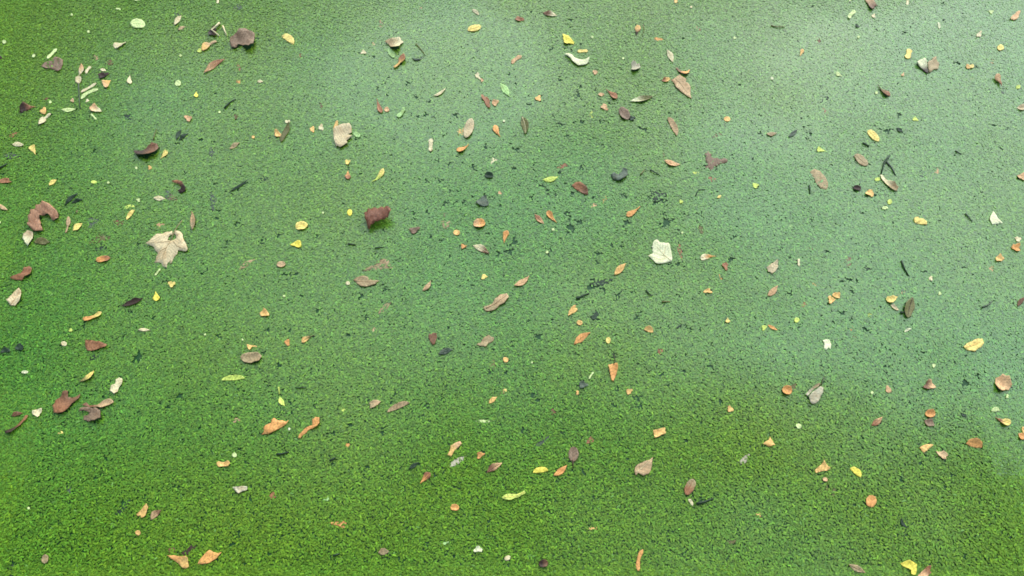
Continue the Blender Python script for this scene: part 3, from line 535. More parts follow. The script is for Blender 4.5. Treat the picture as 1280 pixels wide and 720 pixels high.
Lf(898, 142, 946, 145, 16, 'l', 'lime', 's'); Lf(978, 170, 1022, 186, 25, 'k', 'rust', 's'); Dot(1215, 212, 30, 'lime', sh='k'); Lf(1024, 274, 1044, 260, 13, 'l', 'yellow'); Dot(844, 293, 20, 'lime', sh='k')
Lf(386, 313, 428, 304, 20, 'k', 'pink', 's'); Lf(450, 304, 466, 260, 23, 't', 'orange', 's'); Lf(640, 316, 570, 364, 30, 't', 'orange', 'c', 'orange teardrop leaf pointing away from a dark clump', 'the orange teardrop leaf')
Lf(113, 356, 160, 404, 25, 'l', 'rust>pink', 'c', 'pinkish narrow leaf left of an orange teardrop leaf'); Lf(226, 402, 174, 342, 30, 't', 'orange', 'b', 'orange teardrop leaf right of a pinkish narrow leaf'); Lf(940, 408, 950, 452, 27, 'o', 'olive', 's')
Pg(795, 290, 13.09, [(188, 410), (230, 385), (268, 365), (275, 340), (260, 310), (270, 270), (245, 262), (268, 245), (265, 210), (280, 175), (305, 152), (340, 148), (360, 165), (378, 190), (440, 195), (520, 205), (548, 240), (570, 330), (582, 400), (580, 490), (520, 510), (440, 535), (370, 542), (310, 525), (250, 460)], (575, 490), (250, 270), 'white', 'f', 'white tulip tree leaf with a rounded lobe and pointed corner', 'the white tulip tree leaf',
   veins=[[(560, 480), (450, 380), (330, 250)], [(480, 410), (380, 380), (290, 350)], [(500, 430), (400, 470), (240, 420)], [(450, 380), (470, 290), (520, 220)]], stemcol='cream', wild=.5, keep=.0)
Pg(795, 290, 13.09, [(680, 220), (720, 200), (745, 300), (755, 400), (745, 490), (700, 470), (710, 400), (690, 350), (670, 290)], (690, 215), (735, 490), 'rust', 's', 'rust brown sliver half sunk beside the white tulip tree leaf')
Lf(1017, 568, 938, 578, 30, 't', 'orange>cream', 'c', 'cream leaf with an orange tail right of the white tulip leaf', 'the cream leaf with an orange tail'); Dot(1065, 615, 36, 'rust', 'c', sh='k'); Lf(510, 662, 570, 602, 31, 'l', 'amber', 'c', 'amber pointed leaf above a long blackish streak', 'the amber pointed leaf'); Lf(8, 714, 86, 664, 29, 'l', 'pink', 'c', 'pinkish tan narrow leaf on open green duckweed')
Lf(1034, 654, 1049, 680, 9, 's', 'orange', 's'); Lf(400, 705, 500, 685, 26, 'k', 'black', 's', 'long blackish streak of debris below the amber pointed leaf'); Lf(690, 270, 770, 255, 50, 'k', 'black', 's'); Twig([(640, 160), (660, 135)], 7, 'olive'); Twig([(690, 135), (715, 150), (740, 162)], 8, 'black')
Twig([(915, 265), (930, 235), (965, 232)], 6, 'black'); Dot(205, 432, 16, 'mint'); Dot(175, 545, 14, 'mint'); Lf(755, 40, 762, 82, 12, 'l', 'olive', 's'); Dot(850, 448, 12, 'mint')
Gap(65, 180, 11, 65, 155, 9, 118, 192, 10, 155, 210, 14, 175, 235, 11, 180, 255, 8, 215, 252, 9, 100, 268, 17, 345, 122, 13, 355, 150, 9, 240, 145, 12, 450, 10, 10, 850, 60, 10, 862, 132, 11, 555, 255, 14, 570, 265, 10, 410, 270, 9, 280, 355, 18, 270, 340, 9, 340, 392, 18, 360, 370, 10, 290, 420, 26, 570, 435, 9, 20, 330, 9, 75, 330, 8, 500, 510, 11, 545, 515, 11, 430, 550, 15, 185, 530, 13, 180, 555, 9, 740, 250, 16, 720, 290, 18, 760, 290, 14, 770, 390, 24, 800, 385, 12, 740, 410, 12, 755, 350, 12, 1110, 465, 12, 1095, 478, 9, 940, 355, 14, 925, 350, 9, 345, 478, 10, 245, 475, 10, 570, 400, 18, 110, 350, 7, 115, 100, 10, 5, 130, 13, 10, 490, 18, 5, 560, 9, 685, 270, 14, 860, 350, 10, 1140, 370, 7, 405, 685, 14, 440, 700, 18, 490, 690, 14, 370, 715, 12, 300, 250, 10, 268, 200, 8, 960, 115, 16, 1018, 128, 12, 830, 600, 12, 790, 610, 12, 540, 15, 7, 190, 45, 8, 320, 575, 9, 1095, 580, 14, 20, 30, 16)
R(3, 1)
Lf(284, 40, 244, 30, 28, 'v', 'lime', 'f'); Lf(430, 58, 496, 112, 40, 'o', 'taupe', 'f', 'grey brown oval leaf left of the forked slate twig', 'the grey brown oval leaf')
Tg([(208, 142), (230, 130), (255, 140), (282, 164), (298, 198), (292, 234), (262, 226), (240, 205), (228, 175)], (212, 140), (290, 228), 'taupe', 's', 'grey brown skeletal leaf half sunk left of a blackish oval', ridge=.3)
Twig([(604, 65), (578, 95), (562, 155)], 12, 'black', 'dark stalk rising from the pale twisted leaf'); Twig([(588, 95), (612, 120), (634, 162)], 12, 'slate', 'slate side stalk forking from the dark stalk')
Tg([(556, 160), (570, 165), (595, 188), (625, 200), (645, 225), (638, 242), (620, 236), (600, 220), (578, 198), (562, 180)], (556, 160), (640, 238), 'cream>taupe', 'b', 'pale twisted leaf at the foot of a dark forked stalk', 'the pale twisted leaf')
Lf(530, 182, 558, 180, 17, 'o', 'lime'); Lf(422, 222, 462, 230, 26, 'o', 'dark', 'b', 'blackish brown oval pod left of an orange cream petal'); Lf(488, 246, 524, 258, 34, 'k', 'amber', 'c', 'orange cream crumpled petal right of the blackish pod'); Dot(606, 293, 27, 'lime'); Lf(566, 330, 597, 328, 17, 'm', 'mint', 'c')
Dot(740, 384, 32, 'yellow', 'c', sh='o'); Lf(730, 396, 792, 406, 30, 'm', 'yellow', 'f', 'yellow banana shaped leaf touching a small yellow oval', 'the yellow banana leaf')
Tg([(1103, 378), (1112, 358), (1122, 340), (1142, 372), (1168, 402), (1140, 405), (1116, 408)], (1125, 340), (1130, 406), 'white', 'f', 'greenish white triangular leaf scrap in the pale sheen', 'the white triangular scrap')
Dot(1245, 480, 28, 'cream', sh='k'); Lf(1214, 514, 1256, 530, 35, 'k', 'orange', 'c', 'orange crumpled scrap below a cream scrap'); Lf(1134, 582, 1172, 572, 33, 'k', 'amber', 'c'); Dot(1112, 624, 36, 'pink', 's', sh='k'); Lf(1246, 172, 1290, 165, 34, 'k', 'pink', 'c'); Dot(845, 138, 32, 'pink', 's', sh='k')
Lf(402, 562, 398, 622, 33, 'o', 'purple', 's', 'purplish grey upright oval leaf lapped by duckweed'); Lf(-4, 645, 46, 596, 40, 'k', 'beige', 'c', 'cream pink crumpled leaf on dark spotted duckweed', ridge=.2); Lf(193, 525, 252, 526, 17, 'l', 'olive', 's'); Lf(208, 700, 276, 697, 23, 'l', 'amber', 's'); Lf(152, 578, 153, 614, 11, 's', 'cream'); Dot(810, 676, 24, 'cream', sh='k')
Twig([(663, 588), (675, 625), (700, 664)], 10, 'black', 'dark curved twig lying on the clear sheen'); Twig([(982, 352), (1000, 372), (1018, 394)], 8, 'slate'); Lf(468, 630, 518, 624, 25, 'k', 'black', 's'); Twig([(470, 0), (502, 18)], 12, 'black'); Twig([(932, 38), (962, 56)], 9, 'slate'); Lf(768, 135, 770, 175, 24, 'k', 'slate', 's'); Twig([(204, 210), (207, 255)], 9, 'black')
Dot(115, 415, 28, 'leafgreen', 's', sh='k')
Gap(10, 552, 9, 107, 572, 9, 410, 680, 13, 365, 690, 13, 215, 385, 9, 440, 690, 10, 500, 100, 10, 780, 640, 12, 310, 105, 8, 760, 300, 8, 860, 320, 10, 1030, 270, 8, 1155, 20, 9, 600, 260, 6, 460, 345, 9, 290, 540, 12, 1055, 455, 8, 475, 325, 7, 530, 260, 12, 1080, 285, 8)
R(0, 2)
Tg([(40, 66), (58, 48), (80, 22), (100, 4), (112, 20), (114, 48), (108, 70), (86, 96), (58, 92)], (55, 92), (105, 8), 'beige', 'c', 'cream folded leaf with a torn edge below a rust leaf', 'the cream folded leaf', veins=[[(60, 88), (85, 55), (104, 15)]], stemcol='tan')
Tg([(602, 98), (640, 74), (680, 56), (722, 58), (700, 72), (678, 86), (640, 96)], (602, 98), (722, 58), 'dark', 'b', 'dark brown sliver of leaf standing on edge', 'the dark standing sliver'); Lf(781, 20, 786, 70, 40, 't', 'bright', 'c', 'bright yellow teardrop leaf right of a dark brown sliver', 'the bright yellow teardrop leaf')
Lf(420, 162, 513, 126, 22, 's', 'orange>yellow', 'b', 'orange and yellow rolled leaf strip', 'the rolled orange strip'); Lf(694, 214, 757, 216, 15, 'l', 'cream', 'c'); Dot(324, 282, 30, 'cream', sh='o'); Dot(358, 215, 18, 'lime', sh='k')
Lf(428, 292, 530, 288, 50, 'k', 'rust', 'c', 'rust red ragged oval leaf below the rolled orange strip', 'the rust red oval leaf', ridge=.15, keep=.2); Lf(8, 320, 54, 314, 26, 'k', 'black', 'c', 'blackish green clump beside its darker twin'); Lf(82, 302, 124, 298, 34, 'k', 'black', 'c', 'twin blackish clump with a ragged outline')
Lf(112, 424, 146, 424, 15, 'o', 'white'); Lf(476, 418, 400, 473, 27, 'l', 'yellow>olive', 'b', 'yellow green narrow leaf turned up along one edge', 'the yellow green narrow leaf')
Tg([(553, 516), (562, 494), (582, 484), (584, 462), (600, 452), (618, 460), (616, 484), (600, 500), (594, 522), (576, 534)], (570, 530), (605, 455), 'cream', 'c', 'cream figure eight shaped leaf above a pair of brown leaves', 'the cream figure eight leaf')
Pg(50, 480, 11.64, [(208, 335), (235, 280), (270, 240), (340, 200), (365, 130), (440, 125), (430, 205), (480, 215), (530, 190), (605, 155), (590, 215), (530, 270), (460, 335), (400, 405), (330, 438), (220, 428)], (260, 430), (480, 160), 'rust>brown', 'c', 'glossy rust brown leaf with ragged dark wing', 'the glossy rust leaf', ridge=.12, keep=.03)
Pg(50, 480, 11.64, [(628, 318), (690, 282), (740, 325), (850, 312), (920, 260), (980, 240), (1045, 232), (1095, 280), (1000, 328), (920, 362), (760, 355)], (630, 318), (1090, 278), 'brown>tan', 'b', 'long tan leaf with turned up edge above a purplish leaf')
Pg(50, 480, 11.64, [(598, 430), (620, 385), (670, 362), (780, 372), (840, 362), (900, 400), (925, 520), (840, 560), (720, 562), (640, 525), (650, 480), (720, 470), (740, 430), (660, 405)], (620, 500), (900, 400), 'purple', 'c', 'purplish crumpled leaf under the long tan leaf', 'the purplish leaf under the tan leaf', ridge=.2)
Lf(172, 636, 214, 618, 36, 'k', 'cream', 'c', 'cream crumpled scrap left of the glossy rust leaf'); Tg([(28, 722), (60, 708), (90, 690), (112, 668), (130, 645), (148, 640), (136, 664), (110, 692), (80, 716), (72, 728), (40, 732)], (28, 724), (146, 642), 'dark>rust', 'b', 'dark rust hook shaped leaf left of the cream scrap', 'the dark rust hook leaf'); Lf(62, 645, 122, 630, 21, 'l', 'brown', 'c')
Lf(1112, 466, 1228, 456, 24, 'm', 'lime', 'b', 'lime cream slender leaf below the brown ragged leaf'); Lf(1168, 666, 1202, 660, 19, 'k', 'tan', 's'); Lf(1268, 292, 1242, 302, 30, 'v', 'amber', 'c')
Tg([(1206, 352), (1225, 335), (1262, 328), (1295, 328), (1314, 346), (1302, 370), (1260, 382), (1225, 376)], (1206, 355), (1312, 345), 'taupe', 'c', 'greyish brown ragged leaf below a small amber wedge', 'the greyish brown ragged leaf', ridge=.15, keep=.15)
Lf(1245, 296, 1290, 297, 8, 's', 'amber', 's'); Dot(1215, 262, 11, 'mint'); Dot(1028, 236, 11, 'mint'); Lf(440, 362, 498, 340, 20, 'k', 'black', 's')
Gap(760, 150, 14, 1100, 245, 12, 1135, 275, 10, 690, 350, 24, 660, 375, 10, 700, 335, 12, 240, 530, 15, 225, 550, 10, 35, 560, 10, 460, 350, 9, 520, 545, 13, 405, 105, 9, 845, 605, 13, 1130, 605, 10, 905, 545, 16, 320, 675, 12, 620, 240, 9, 1000, 515, 9, 380, 490, 11, 655, 120, 12, 1200, 500, 10, 110, 95, 12, 430, 185, 10, 205, 680, 12, 970, 260, 7, 1000, 30, 9)
R(1, 2)
Lf(24, 128, 69, 133, 38, 'k', 'amber', 'c', 'amber crumpled scrap alone above a thin orange leaf'); Lf(296, 241, 230, 276, 27, 't', 'olive>amber', 'c', 'amber leaf with a greenish tail beside a small orange petal'); Dot(160, 276, 28, 'orange', sh='k')
Lf(608, 134, 682, 66, 27, 'l', 'taupe', 's', 'taupe narrow leaf half sunk and frayed at its ends'); Lf(573, 210, 606, 208, 22, 'k', 'tan', 's')
Tg([(1136, 104), (1160, 92), (1182, 82), (1196, 58), (1220, 38), (1255, 34), (1264, 52), (1244, 80), (1218, 92), (1195, 114), (1150, 122)], (1138, 112), (1262, 40), 'taupe>tan', 'c', 'tan grey narrow leaf with wavy edges on open duckweed', 'the wavy tan leaf', veins=[[(1150, 108), (1195, 85), (1250, 45)]], stemcol='brown')
Lf(884, 226, 886, 288, 38, 'k', 'brown', 'c', 'brown squarish leaf above a slate purple leaf', 'the brown squarish leaf'); Lf(912, 338, 988, 314, 29, 'l', 'slate', 'c', 'slate purple pointed leaf below the brown squarish leaf')
Tg([(1100, 290), (1125, 278), (1138, 255), (1165, 242), (1190, 252), (1186, 270), (1160, 282), (1148, 300), (1125, 296)], (1100, 292), (1190, 256), 'taupe', 'c', 'brown tailed leaf with a blackish tip near a yellow dot', 'the brown tailed leaf'); Dot(1248, 362, 30, 'amber'); Lf(1188, 350, 1178, 408, 26, 'k', 'olive', 's')
Lf(1164, 582, 1207, 548, 21, 'l', 'amber', 'c'); Lf(1214, 530, 1264, 506, 23, 'l', 'olive>yellow', 's'); Twig([(116, 500), (119, 535)], 8, 'lime', 'tiny lime stalk above a lime green sprig'); Lf(120, 548, 148, 594, 24, 'l', 'lime', 'b', 'lime green sprig hanging below a tiny stalk'); Dot(436, 612, 24, 'lime', 's'); Lf(568, 598, 616, 566, 32, 'k', 'taupe>tan', 'c')
Lf(658, 626, 770, 578, 24, 'm', 'tan', 'b', 'tan bow shaped leaf with a shaded lower edge', 'the tan bow shaped leaf'); Lf(1086, 666, 1197, 664, 16, 'l', 'mint', 's', 'faint mint leaf half sunk and blurred by duckweed')
Pg(310, 510, 12.8, [(225, 445), (270, 400), (265, 340), (330, 280), (390, 260), (400, 205), (430, 180), (480, 215), (560, 212), (622, 235), (662, 205), (625, 272), (540, 325), (430, 390), (330, 432)], (228, 442), (660, 210), 'orange', 'c', 'orange brown folded leaf beside a spoon shaped orange leaf', 'the orange brown folded leaf', ridge=.15, wild=1.5)
Pg(310, 510, 12.8, [(812, 495), (845, 420), (880, 385), (960, 312), (1035, 285), (1038, 195), (1095, 155), (1150, 165), (1158, 260), (1110, 312), (1040, 345), (960, 375), (900, 435), (850, 492)], (815, 492), (1130, 180), 'orange', 'c', 'orange spoon shaped leaf right of the orange folded leaf')
Dot(168, 708, 15, 'white'); Dot(142, 45, 14, 'mint'); Twig([(200, 505), (255, 502)], 7, 'black')
Gap(235, 42, 11, 165, 210, 14, 60, 215, 11, 550, 150, 13, 460, 235, 14, 120, 385, 12, 100, 380, 8, 910, 492, 10, 935, 550, 12, 680, 570, 13, 700, 530, 11, 855, 585, 11, 40, 325, 11, 645, 10, 13, 525, 45, 14, 320, 115, 13, 305, 125, 9, 1080, 330, 10, 1250, 425, 13, 1170, 420, 12, 170, 575, 12, 775, 130, 8, 790, 200, 7, 295, 595, 10, 180, 620, 10, 470, 690, 14, 60, 490, 8, 1220, 680, 10, 800, 610, 8, 635, 700, 9)
R(2, 2)
Lf(284, 138, 322, 98, 30, 'k', 'amber', 'c'); Dot(337, 178, 30, 'amber', 'c', sh='o'); Lf(308, 287, 392, 226, 34, 'l', 'orange', 'f', 'orange open pointed leaf left of a small yellow petal', 'the orange open pointed leaf'); Dot(480, 266, 32, 'yellow', 'c', sh='o'); Lf(658, 212, 704, 226, 28, 'm', 'amber', 'b')
Lf(960, 18, 997, 22, 23, 'k', 'amber', 'c'); Lf(1076, 150, 1075, 178, 24, 't', 'yellow', 'c'); Dot(740, 318, 32, 'rust', 's', sh='k'); Tg([(480, 390), (500, 384), (524, 382), (528, 405), (520, 435), (506, 472), (494, 460), (488, 425)], (505, 385), (504, 472), 'orange', 'c', 'orange triangular leaf pointing down from a dark stalk', 'the orange triangular leaf', stem=[(508, 388), (514, 365), (506, 335)])
Dot(585, 520, 32, 'amber', sh='k'); Lf(326, 516, 325, 538, 12, 's', 'amber'); Lf(332, 482, 374, 492, 34, 'k', 'slate', 'c'); Lf(384, 458, 407, 424, 9, 's', 'mint'); Dot(1088, 608, 34, 'amber', 'c', sh='k')
Tg([(704, 716), (735, 708), (764, 702), (768, 730), (745, 738), (712, 754)], (706, 735), (766, 715), 'amber', 'c', 'tan squarish leaf cupped on open green duckweed'); Dot(205, 620, 32, 'brown', 's', sh='k'); Dot(1258, 202, 26, 'lime', sh='k'); Dot(100, 376, 12, 'mint')
Lf(395, 160, 435, 120, 32, 'k', 'black', 's'); Lf(815, 205, 850, 182, 9, 'l', 'black', 'c'); Twig([(320, 58), (350, 46), (385, 30)], 12, 'black'); Twig([(748, 74), (790, 72)], 8, 'olive'); Twig([(668, 15), (690, 42), (705, 42)], 7, 'black')
Gap(330, 52, 14, 370, 35, 12, 530, 40, 18, 515, 60, 10, 420, 140, 20, 400, 150, 12, 130, 240, 18, 115, 265, 12, 10, 272, 14, 620, 145, 14, 890, 215, 12, 865, 190, 12, 80, 175, 9, 100, 535, 16, 130, 565, 12, 525, 505, 13, 625, 550, 18, 640, 590, 18, 990, 395, 14, 808, 345, 12, 390, 0, 18, 450, 5, 14, 835, 45, 9, 520, 240, 9, 510, 345, 10, 200, 165, 12, 80, 30, 7, 255, 575, 10, 880, 575, 9, 1040, 570, 11, 50, 712, 12, 320, 530, 10, 750, 430, 12, 940, 210, 9, 610, 25, 10, 640, 560, 9, 125, 405, 8, 865, 340, 7)
R(3, 2)
Dot(312, 62, 38, 'amber', 'c', sh='k'); Dot(340, 42, 34, 'amber', 'c', sh='k')
Pg(1090, 345, 12, [(195, 370), (215, 325), (300, 305), (375, 325), (340, 375), (290, 425), (240, 415), (210, 395)], (385, 318), (205, 375), 'yellow', 'b', 'yellow cupped leaf with a pinkish tail and shaded rim', 'the yellow cupped leaf')
Pg(1090, 345, 12, [(365, 320), (400, 275), (430, 200), (470, 165), (492, 220), (480, 265), (430, 295)], (370, 318), (475, 170), 'pink', 's', 'pinkish tail leaf trailing from the yellow cupped leaf')
Pg(1090, 345, 12, [(465, 500), (485, 430), (540, 370), (585, 330), (612, 360), (622, 440), (610, 530), (572, 610), (520, 645), (482, 605)], (595, 335), (520, 640), 'olive', 'b', 'olive brown upright leaf with pale rolled edges', 'the olive upright leaf', veins=[[(588, 350), (550, 480), (520, 620)]], stemcol='dark')
Pg(1090, 345, 12, [(270, 450), (310, 440), (355, 475), (392, 525), (350, 525), (300, 495)], (272, 450), (390, 525), 'beige', 'b', 'pale sliver leaf touching the olive upright leaf'); Twig([(655, 128), (690, 128)], 12, 'black')
Dot(141, 165, 27, 'lime'); Dot(508, 140, 26, 'lime', 's'); Lf(158, 98, 202, 66, 22, 'l', 'rust', 's'); Lf(-4, 188, 46, 216, 15, 'l', 'orange', 'c'); Dot(415, 200, 30, 'orange', 's', sh='k'); Lf(415, 232, 445, 245, 20, 'k', 'rust', 's')
Tg([(270, 266), (286, 262), (304, 264), (313, 285), (309, 310), (298, 300), (288, 314), (274, 306), (280, 285)], (285, 312), (300, 262), 'white', 'f', 'mint white two lobed petal on open duckweed', 'the two lobed white petal'); Lf(678, 226, 712, 208, 12, 'm', 'white', 'c')
Tg([(972, 296), (990, 280), (1015, 270), (1045, 256), (1068, 258), (1075, 278), (1060, 300), (1028, 322), (988, 314)], (972, 298), (1072, 264), 'yellow', 'f', 'bright yellow open oval leaf lying above a pinkish leaf', 'the open yellow leaf', veins=[[(985, 300), (1030, 286), (1066, 266)]], stemcol='amber')
Tg([(1132, 455), (1158, 440), (1188, 452), (1214, 488), (1198, 514), (1165, 522), (1136, 512), (1128, 480)], (1133, 452), (1190, 515), 'pink', 'c', 'pinkish tan rounded leaf below the open yellow leaf', 'the pinkish rounded leaf', ridge=.1)
Lf(1112, 620, 1154, 616, 25, 'm', 'mint'); Lf(1128, 650, 1208, 682, 40, 't', 'rust>yellow', 'b', 'orange leaf with a yellow cup shaped end', 'the orange and yellow cup leaf'); Lf(774, 490, 828, 490, 42, 'k', 'brown>pink', 'b', 'brown squarish leaf with a paler worn middle', 'the worn squarish leaf')
Lf(780, 632, 832, 632, 40, 'o', 'orange', 'b', 'orange oval cup touching a dark purple leaf'); Lf(776, 668, 828, 692, 38, 'l', 'purple', 'c', 'dark purple leaf tucked under an orange oval cup'); Lf(512, 692, 567, 648, 29, 'l', 'rust>pink', 'c', 'rusty pink narrow leaf right of a small orange dot'); Dot(598, 512, 34, 'pink', sh='k')
Lf(68, 508, 116, 524, 46, 'o', 'orange', 'b', 'orange rounded cup leaf left of the grey moth like leaf'); Lf(112, 500, 142, 486, 26, 'k', 'olive', 's')
Pg(995, 470, 16, [(235, 435), (300, 350), (400, 285), (480, 222), (535, 255), (522, 340), (460, 455), (380, 562), (320, 578), (265, 540)], (500, 230), (320, 570), 'grey', 'c', 'pale grey moth like leaf with a rolled upper edge', 'the grey moth like leaf', stem=[(485, 215), (510, 110), (555, 40)], wild=.6)
Pg(995, 470, 16, [(170, 385), (250, 300), (330, 230), (440, 160), (478, 170), (440, 220), (350, 270), (280, 340), (215, 415)], (470, 165), (190, 405), 'taupe>grey', 'b', 'rolled taupe strip along the edge of the grey moth like leaf')
Lf(-5, 45, 45, -8, 30, 'l', 'pink', 'c'); Dot(150, 693, 30, 'mint'); Dot(825, 392, 20, 'mint', sh='k'); Lf(1188, 555, 1193, 535, 12, 's', 'mint'); Dot(517, 527, 16, 'mint'); Lf(962, 636, 988, 644, 15, 'o', 'black', 'c'); Lf(1242, 98, 1284, 50, 22, 'l', 'brown', 'c')
Twig([(1065, 102), (1095, 90), (1118, 68)], 9, 'slate'); Lf(1268, 725, 1292, 705, 40, 'o', 'amber', 'c'); Lf(1160, 135, 1182, 135, 18, 'k', 'grey', 's'); Dot(855, 32, 18, 'mint', sh='k'); Dot(590, 165, 12, 'pink', 's')
Gap(585, 393, 10, 610, 395, 7, 480, 205, 14, 500, 215, 10, 980, 470, 20, 1000, 478, 10, 370, 125, 14, 1045, 440, 12, 480, 465, 10, 110, 30, 14, 420, 20, 12, 1210, 235, 9, 285, 30, 9, 780, 125, 9, 150, 200, 9, 910, 75, 7, 65, 570, 9, 410, 160, 9, 755, 600, 7, 40, 500, 8, 700, 545, 7)
R(0, 3)
Lf(290, 4, 322, 6, 14, 'k', 'yellow', 's'); Lf(1088, 163, 1152, 157, 27, 's', 'amber', 'c', 'amber blunt leaf strip below a mint dot'); Dot(1175, 118, 25, 'mint')
Tg([(1164, 280), (1185, 276), (1215, 272), (1240, 276), (1238, 295), (1215, 300), (1198, 312), (1182, 298)], (1165, 280), (1240, 285), 'grey', 'c', 'pinkish grey scalloped leaf resting on even green duckweed', 'the grey scalloped leaf')
Lf(700, 430, 742, 372, 34, 'k', 'amber', 'c', 'amber crumpled leaf left of a brown narrow leaf'); Lf(757, 442, 814, 392, 28, 'l', 'tan>brown', 'b', 'brown narrow leaf right of an amber crumpled leaf'); Dot(693, 506, 28, 'amber'); Dot(231, 637, 46, 'taupe', 'c', label='taupe rounded button like leaf alone on the duckweed', sh='o')
Pg(200, 670, 14.2, [(145, 350), (260, 348), (370, 372), (480, 370), (522, 400), (535, 550), (470, 588), (420, 572), (340, 490), (200, 405)], (150, 355), (510, 560), 'orange>amber', 'b', 'orange wedge shaped leaf with a raised pale edge', 'the orange wedge leaf', wild=.6)
Pg(200, 670, 14.2, [(685, 505), (705, 450), (740, 400), (820, 310), (900, 256), (970, 300), (1030, 312), (1105, 292), (1060, 350), (1000, 415), (900, 478), (760, 505)], (690, 500), (1100, 298), 'orange', 'f', 'orange pointed leaf with a pale stalk beside the orange wedge', 'the orange pointed leaf', veins=[[(700, 490), (880, 390), (1080, 305)]], stemcol='amber')
Pg(200, 670, 14.2, [(150, 250), (200, 200), (270, 210), (295, 270), (230, 330), (170, 310)], (160, 260), (280, 280), 'brown', 's', 'brown scrap half sunk above the orange wedge leaf'); Pg(200, 670, 14.2, [(340, 330), (450, 250), (560, 160), (650, 180), (600, 250), (500, 340), (400, 350)], (350, 335), (640, 185), 'dark', 's', 'dark streak of leaf half sunk between two orange leaves')
Lf(55, 660, 65, 725, 36, 'k', 'black', 's'); Dot(147, 383, 14, 'mint'); Lf(580, 425, 655, 342, 26, 'k', 'black', 's'); Dot(345, 290, 34, 'slate', 's', sh='k')
Gap(530, 130, 12, 720, 325, 13, 1195, 510, 15, 1150, 560, 13, 890, 280, 12, 370, 298, 9, 620, 350, 16, 600, 400, 12, 50, 690, 18, 70, 660, 10, 850, 230, 9, 470, 230, 8, 200, 315, 9, 580, 690, 10, 1230, 660, 12, 720, 270, 9, 1255, 340, 10)
R(1, 3)
Pg(320, 540, 4, [(958, 118), (972, 95), (975, 75), (998, 58), (1022, 50), (1030, 60), (1012, 80), (990, 100), (975, 128)], (965, 125), (1030, 52), 'amber>pink', 'c', 'curly cream and orange leaf above a sunken grey leaf', 'the curly orange leaf', ridge=.15)
Lf(958, 177, 1057, 118, 30, 'l', 'grey', 's', 'grey pointed leaf half sunk below the curly orange leaf'); Lf(1104, 126, 1140, 112, 27, 'k', 'orange', 'c', 'orange folded petal right of the sunken grey leaf'); Lf(1153, 206, 1232, 158, 32, 'l', 'brown>pink', 'b', 'pinkish tan narrow leaf with a brown shaded fold')
Lf(764, 192, 818, 154, 20, 'l', 'black', 'c', 'blackish green narrow leaf above the orange tailed leaf'); Lf(820, 265, 872, 206, 36, 't', 'orange>rust', 'c', 'orange brown tailed leaf below a blackish narrow leaf', 'the orange tailed leaf'); Lf(973, 378, 1016, 382, 33, 'o', 'orange', 'c', 'orange oval leaf alone on even green duckweed', 'the lone orange oval leaf'); Dot(458, 68, 26, 'orange', 's', sh='k')
Lf(64, 332, 100, 308, 32, 'k', 'rust', 's'); Lf(358, 454, 452, 465, 38, 'v', 'orange', 's', 'orange brown wedge leaf half sunk and frayed', 'the sunken orange wedge'); Lf(612, 606, 668, 600, 34, 'l', 'taupe', 'c', 'taupe pinched leaf near the lower margin of open duckweed')
Lf(1087, 592, 1132, 588, 29, 'k', 'white', 'c', 'bluish white torn petal left of a cream oval petal'); Lf(922, 560, 962, 553, 14, 'k', 'leafgreen', 's'); Lf(1243, 640, 1272, 624, 22, 'o', 'cream', 'f')
Tg([(1228, 330), (1250, 314), (1278, 312), (1302, 314), (1342, 296), (1348, 310), (1312, 330), (1275, 344), (1245, 340)], (1228, 332), (1346, 302), 'lime', 'c', 'lime yellow pea pod shaped leaf on even green duckweed', 'the lime pod shaped leaf', veins=[[(1240, 330), (1290, 326), (1338, 305)]], stemcol='yellow')
Twig([(105, 115), (135, 112), (168, 103)], 10, 'black'); Twig([(388, 622), (420, 610)], 10, 'black'); Lf(340, 345, 365, 325, 20, 'k', 'leafgreen', 's'); Twig([(370, 148), (400, 130)], 11, 'black')
Gap(555, 180, 12, 560, 235, 11, 635, 5, 12, 385, 8, 12, 485, 285, 10, 390, 140, 12, 1115, 5, 8, 800, 165, 12, 545, 495, 9, 710, 630, 8, 895, 210, 10, 1170, 445, 9, 300, 190, 8, 860, 560, 8, 230, 365, 7, 1010, 290, 7, 100, 430, 8)
R(2, 3)
Lf(104, 206, 182, 196, 30, 'm', 'bright', 'f', 'yellow smile shaped leaf left of an orange narrow leaf', 'the yellow smile shaped leaf'); Lf(206, 222, 274, 168, 30, 'l', 'orange', 'c', 'orange narrow leaf right of the yellow smile shaped leaf')
Lf(303, 152, 310, 76, 50, 'o', 'purple', 'f', 'dark maroon oval leaf on a short dark stalk', 'the maroon oval leaf', rib=True); Twig([(303, 152), (306, 185)], 7, 'dark', 'short dark stalk under the maroon oval leaf'); Lf(368, 52, 412, 34, 30, 'k', 'rust', 's'); Lf(122, 75, 190, 22, 22, 'k', 'slate', 's')
Tg([(610, 200), (614, 180), (632, 164), (660, 150), (702, 130), (698, 160), (692, 195), (680, 214), (655, 224), (628, 208), (616, 224)], (612, 205), (702, 132), 'tan', 'c', 'tan folded leaf with a pale corner and pointed tip', 'the tan folded leaf', veins=[[(622, 205), (655, 175), (694, 142)]], stemcol='cream')
Lf(868, 318, 905, 238, 44, 'o', 'rust>taupe', 'b', 'reddish oval leaf with a dull green middle', 'the reddish oval leaf'); Lf(878, 338, 900, 372, 16, 'm', 'cream', 'c', 'pale sliver under the reddish oval leaf'); Twig([(920, 362), (960, 352), (1005, 335)], 13, 'black', 'black twig right of the reddish oval leaf')
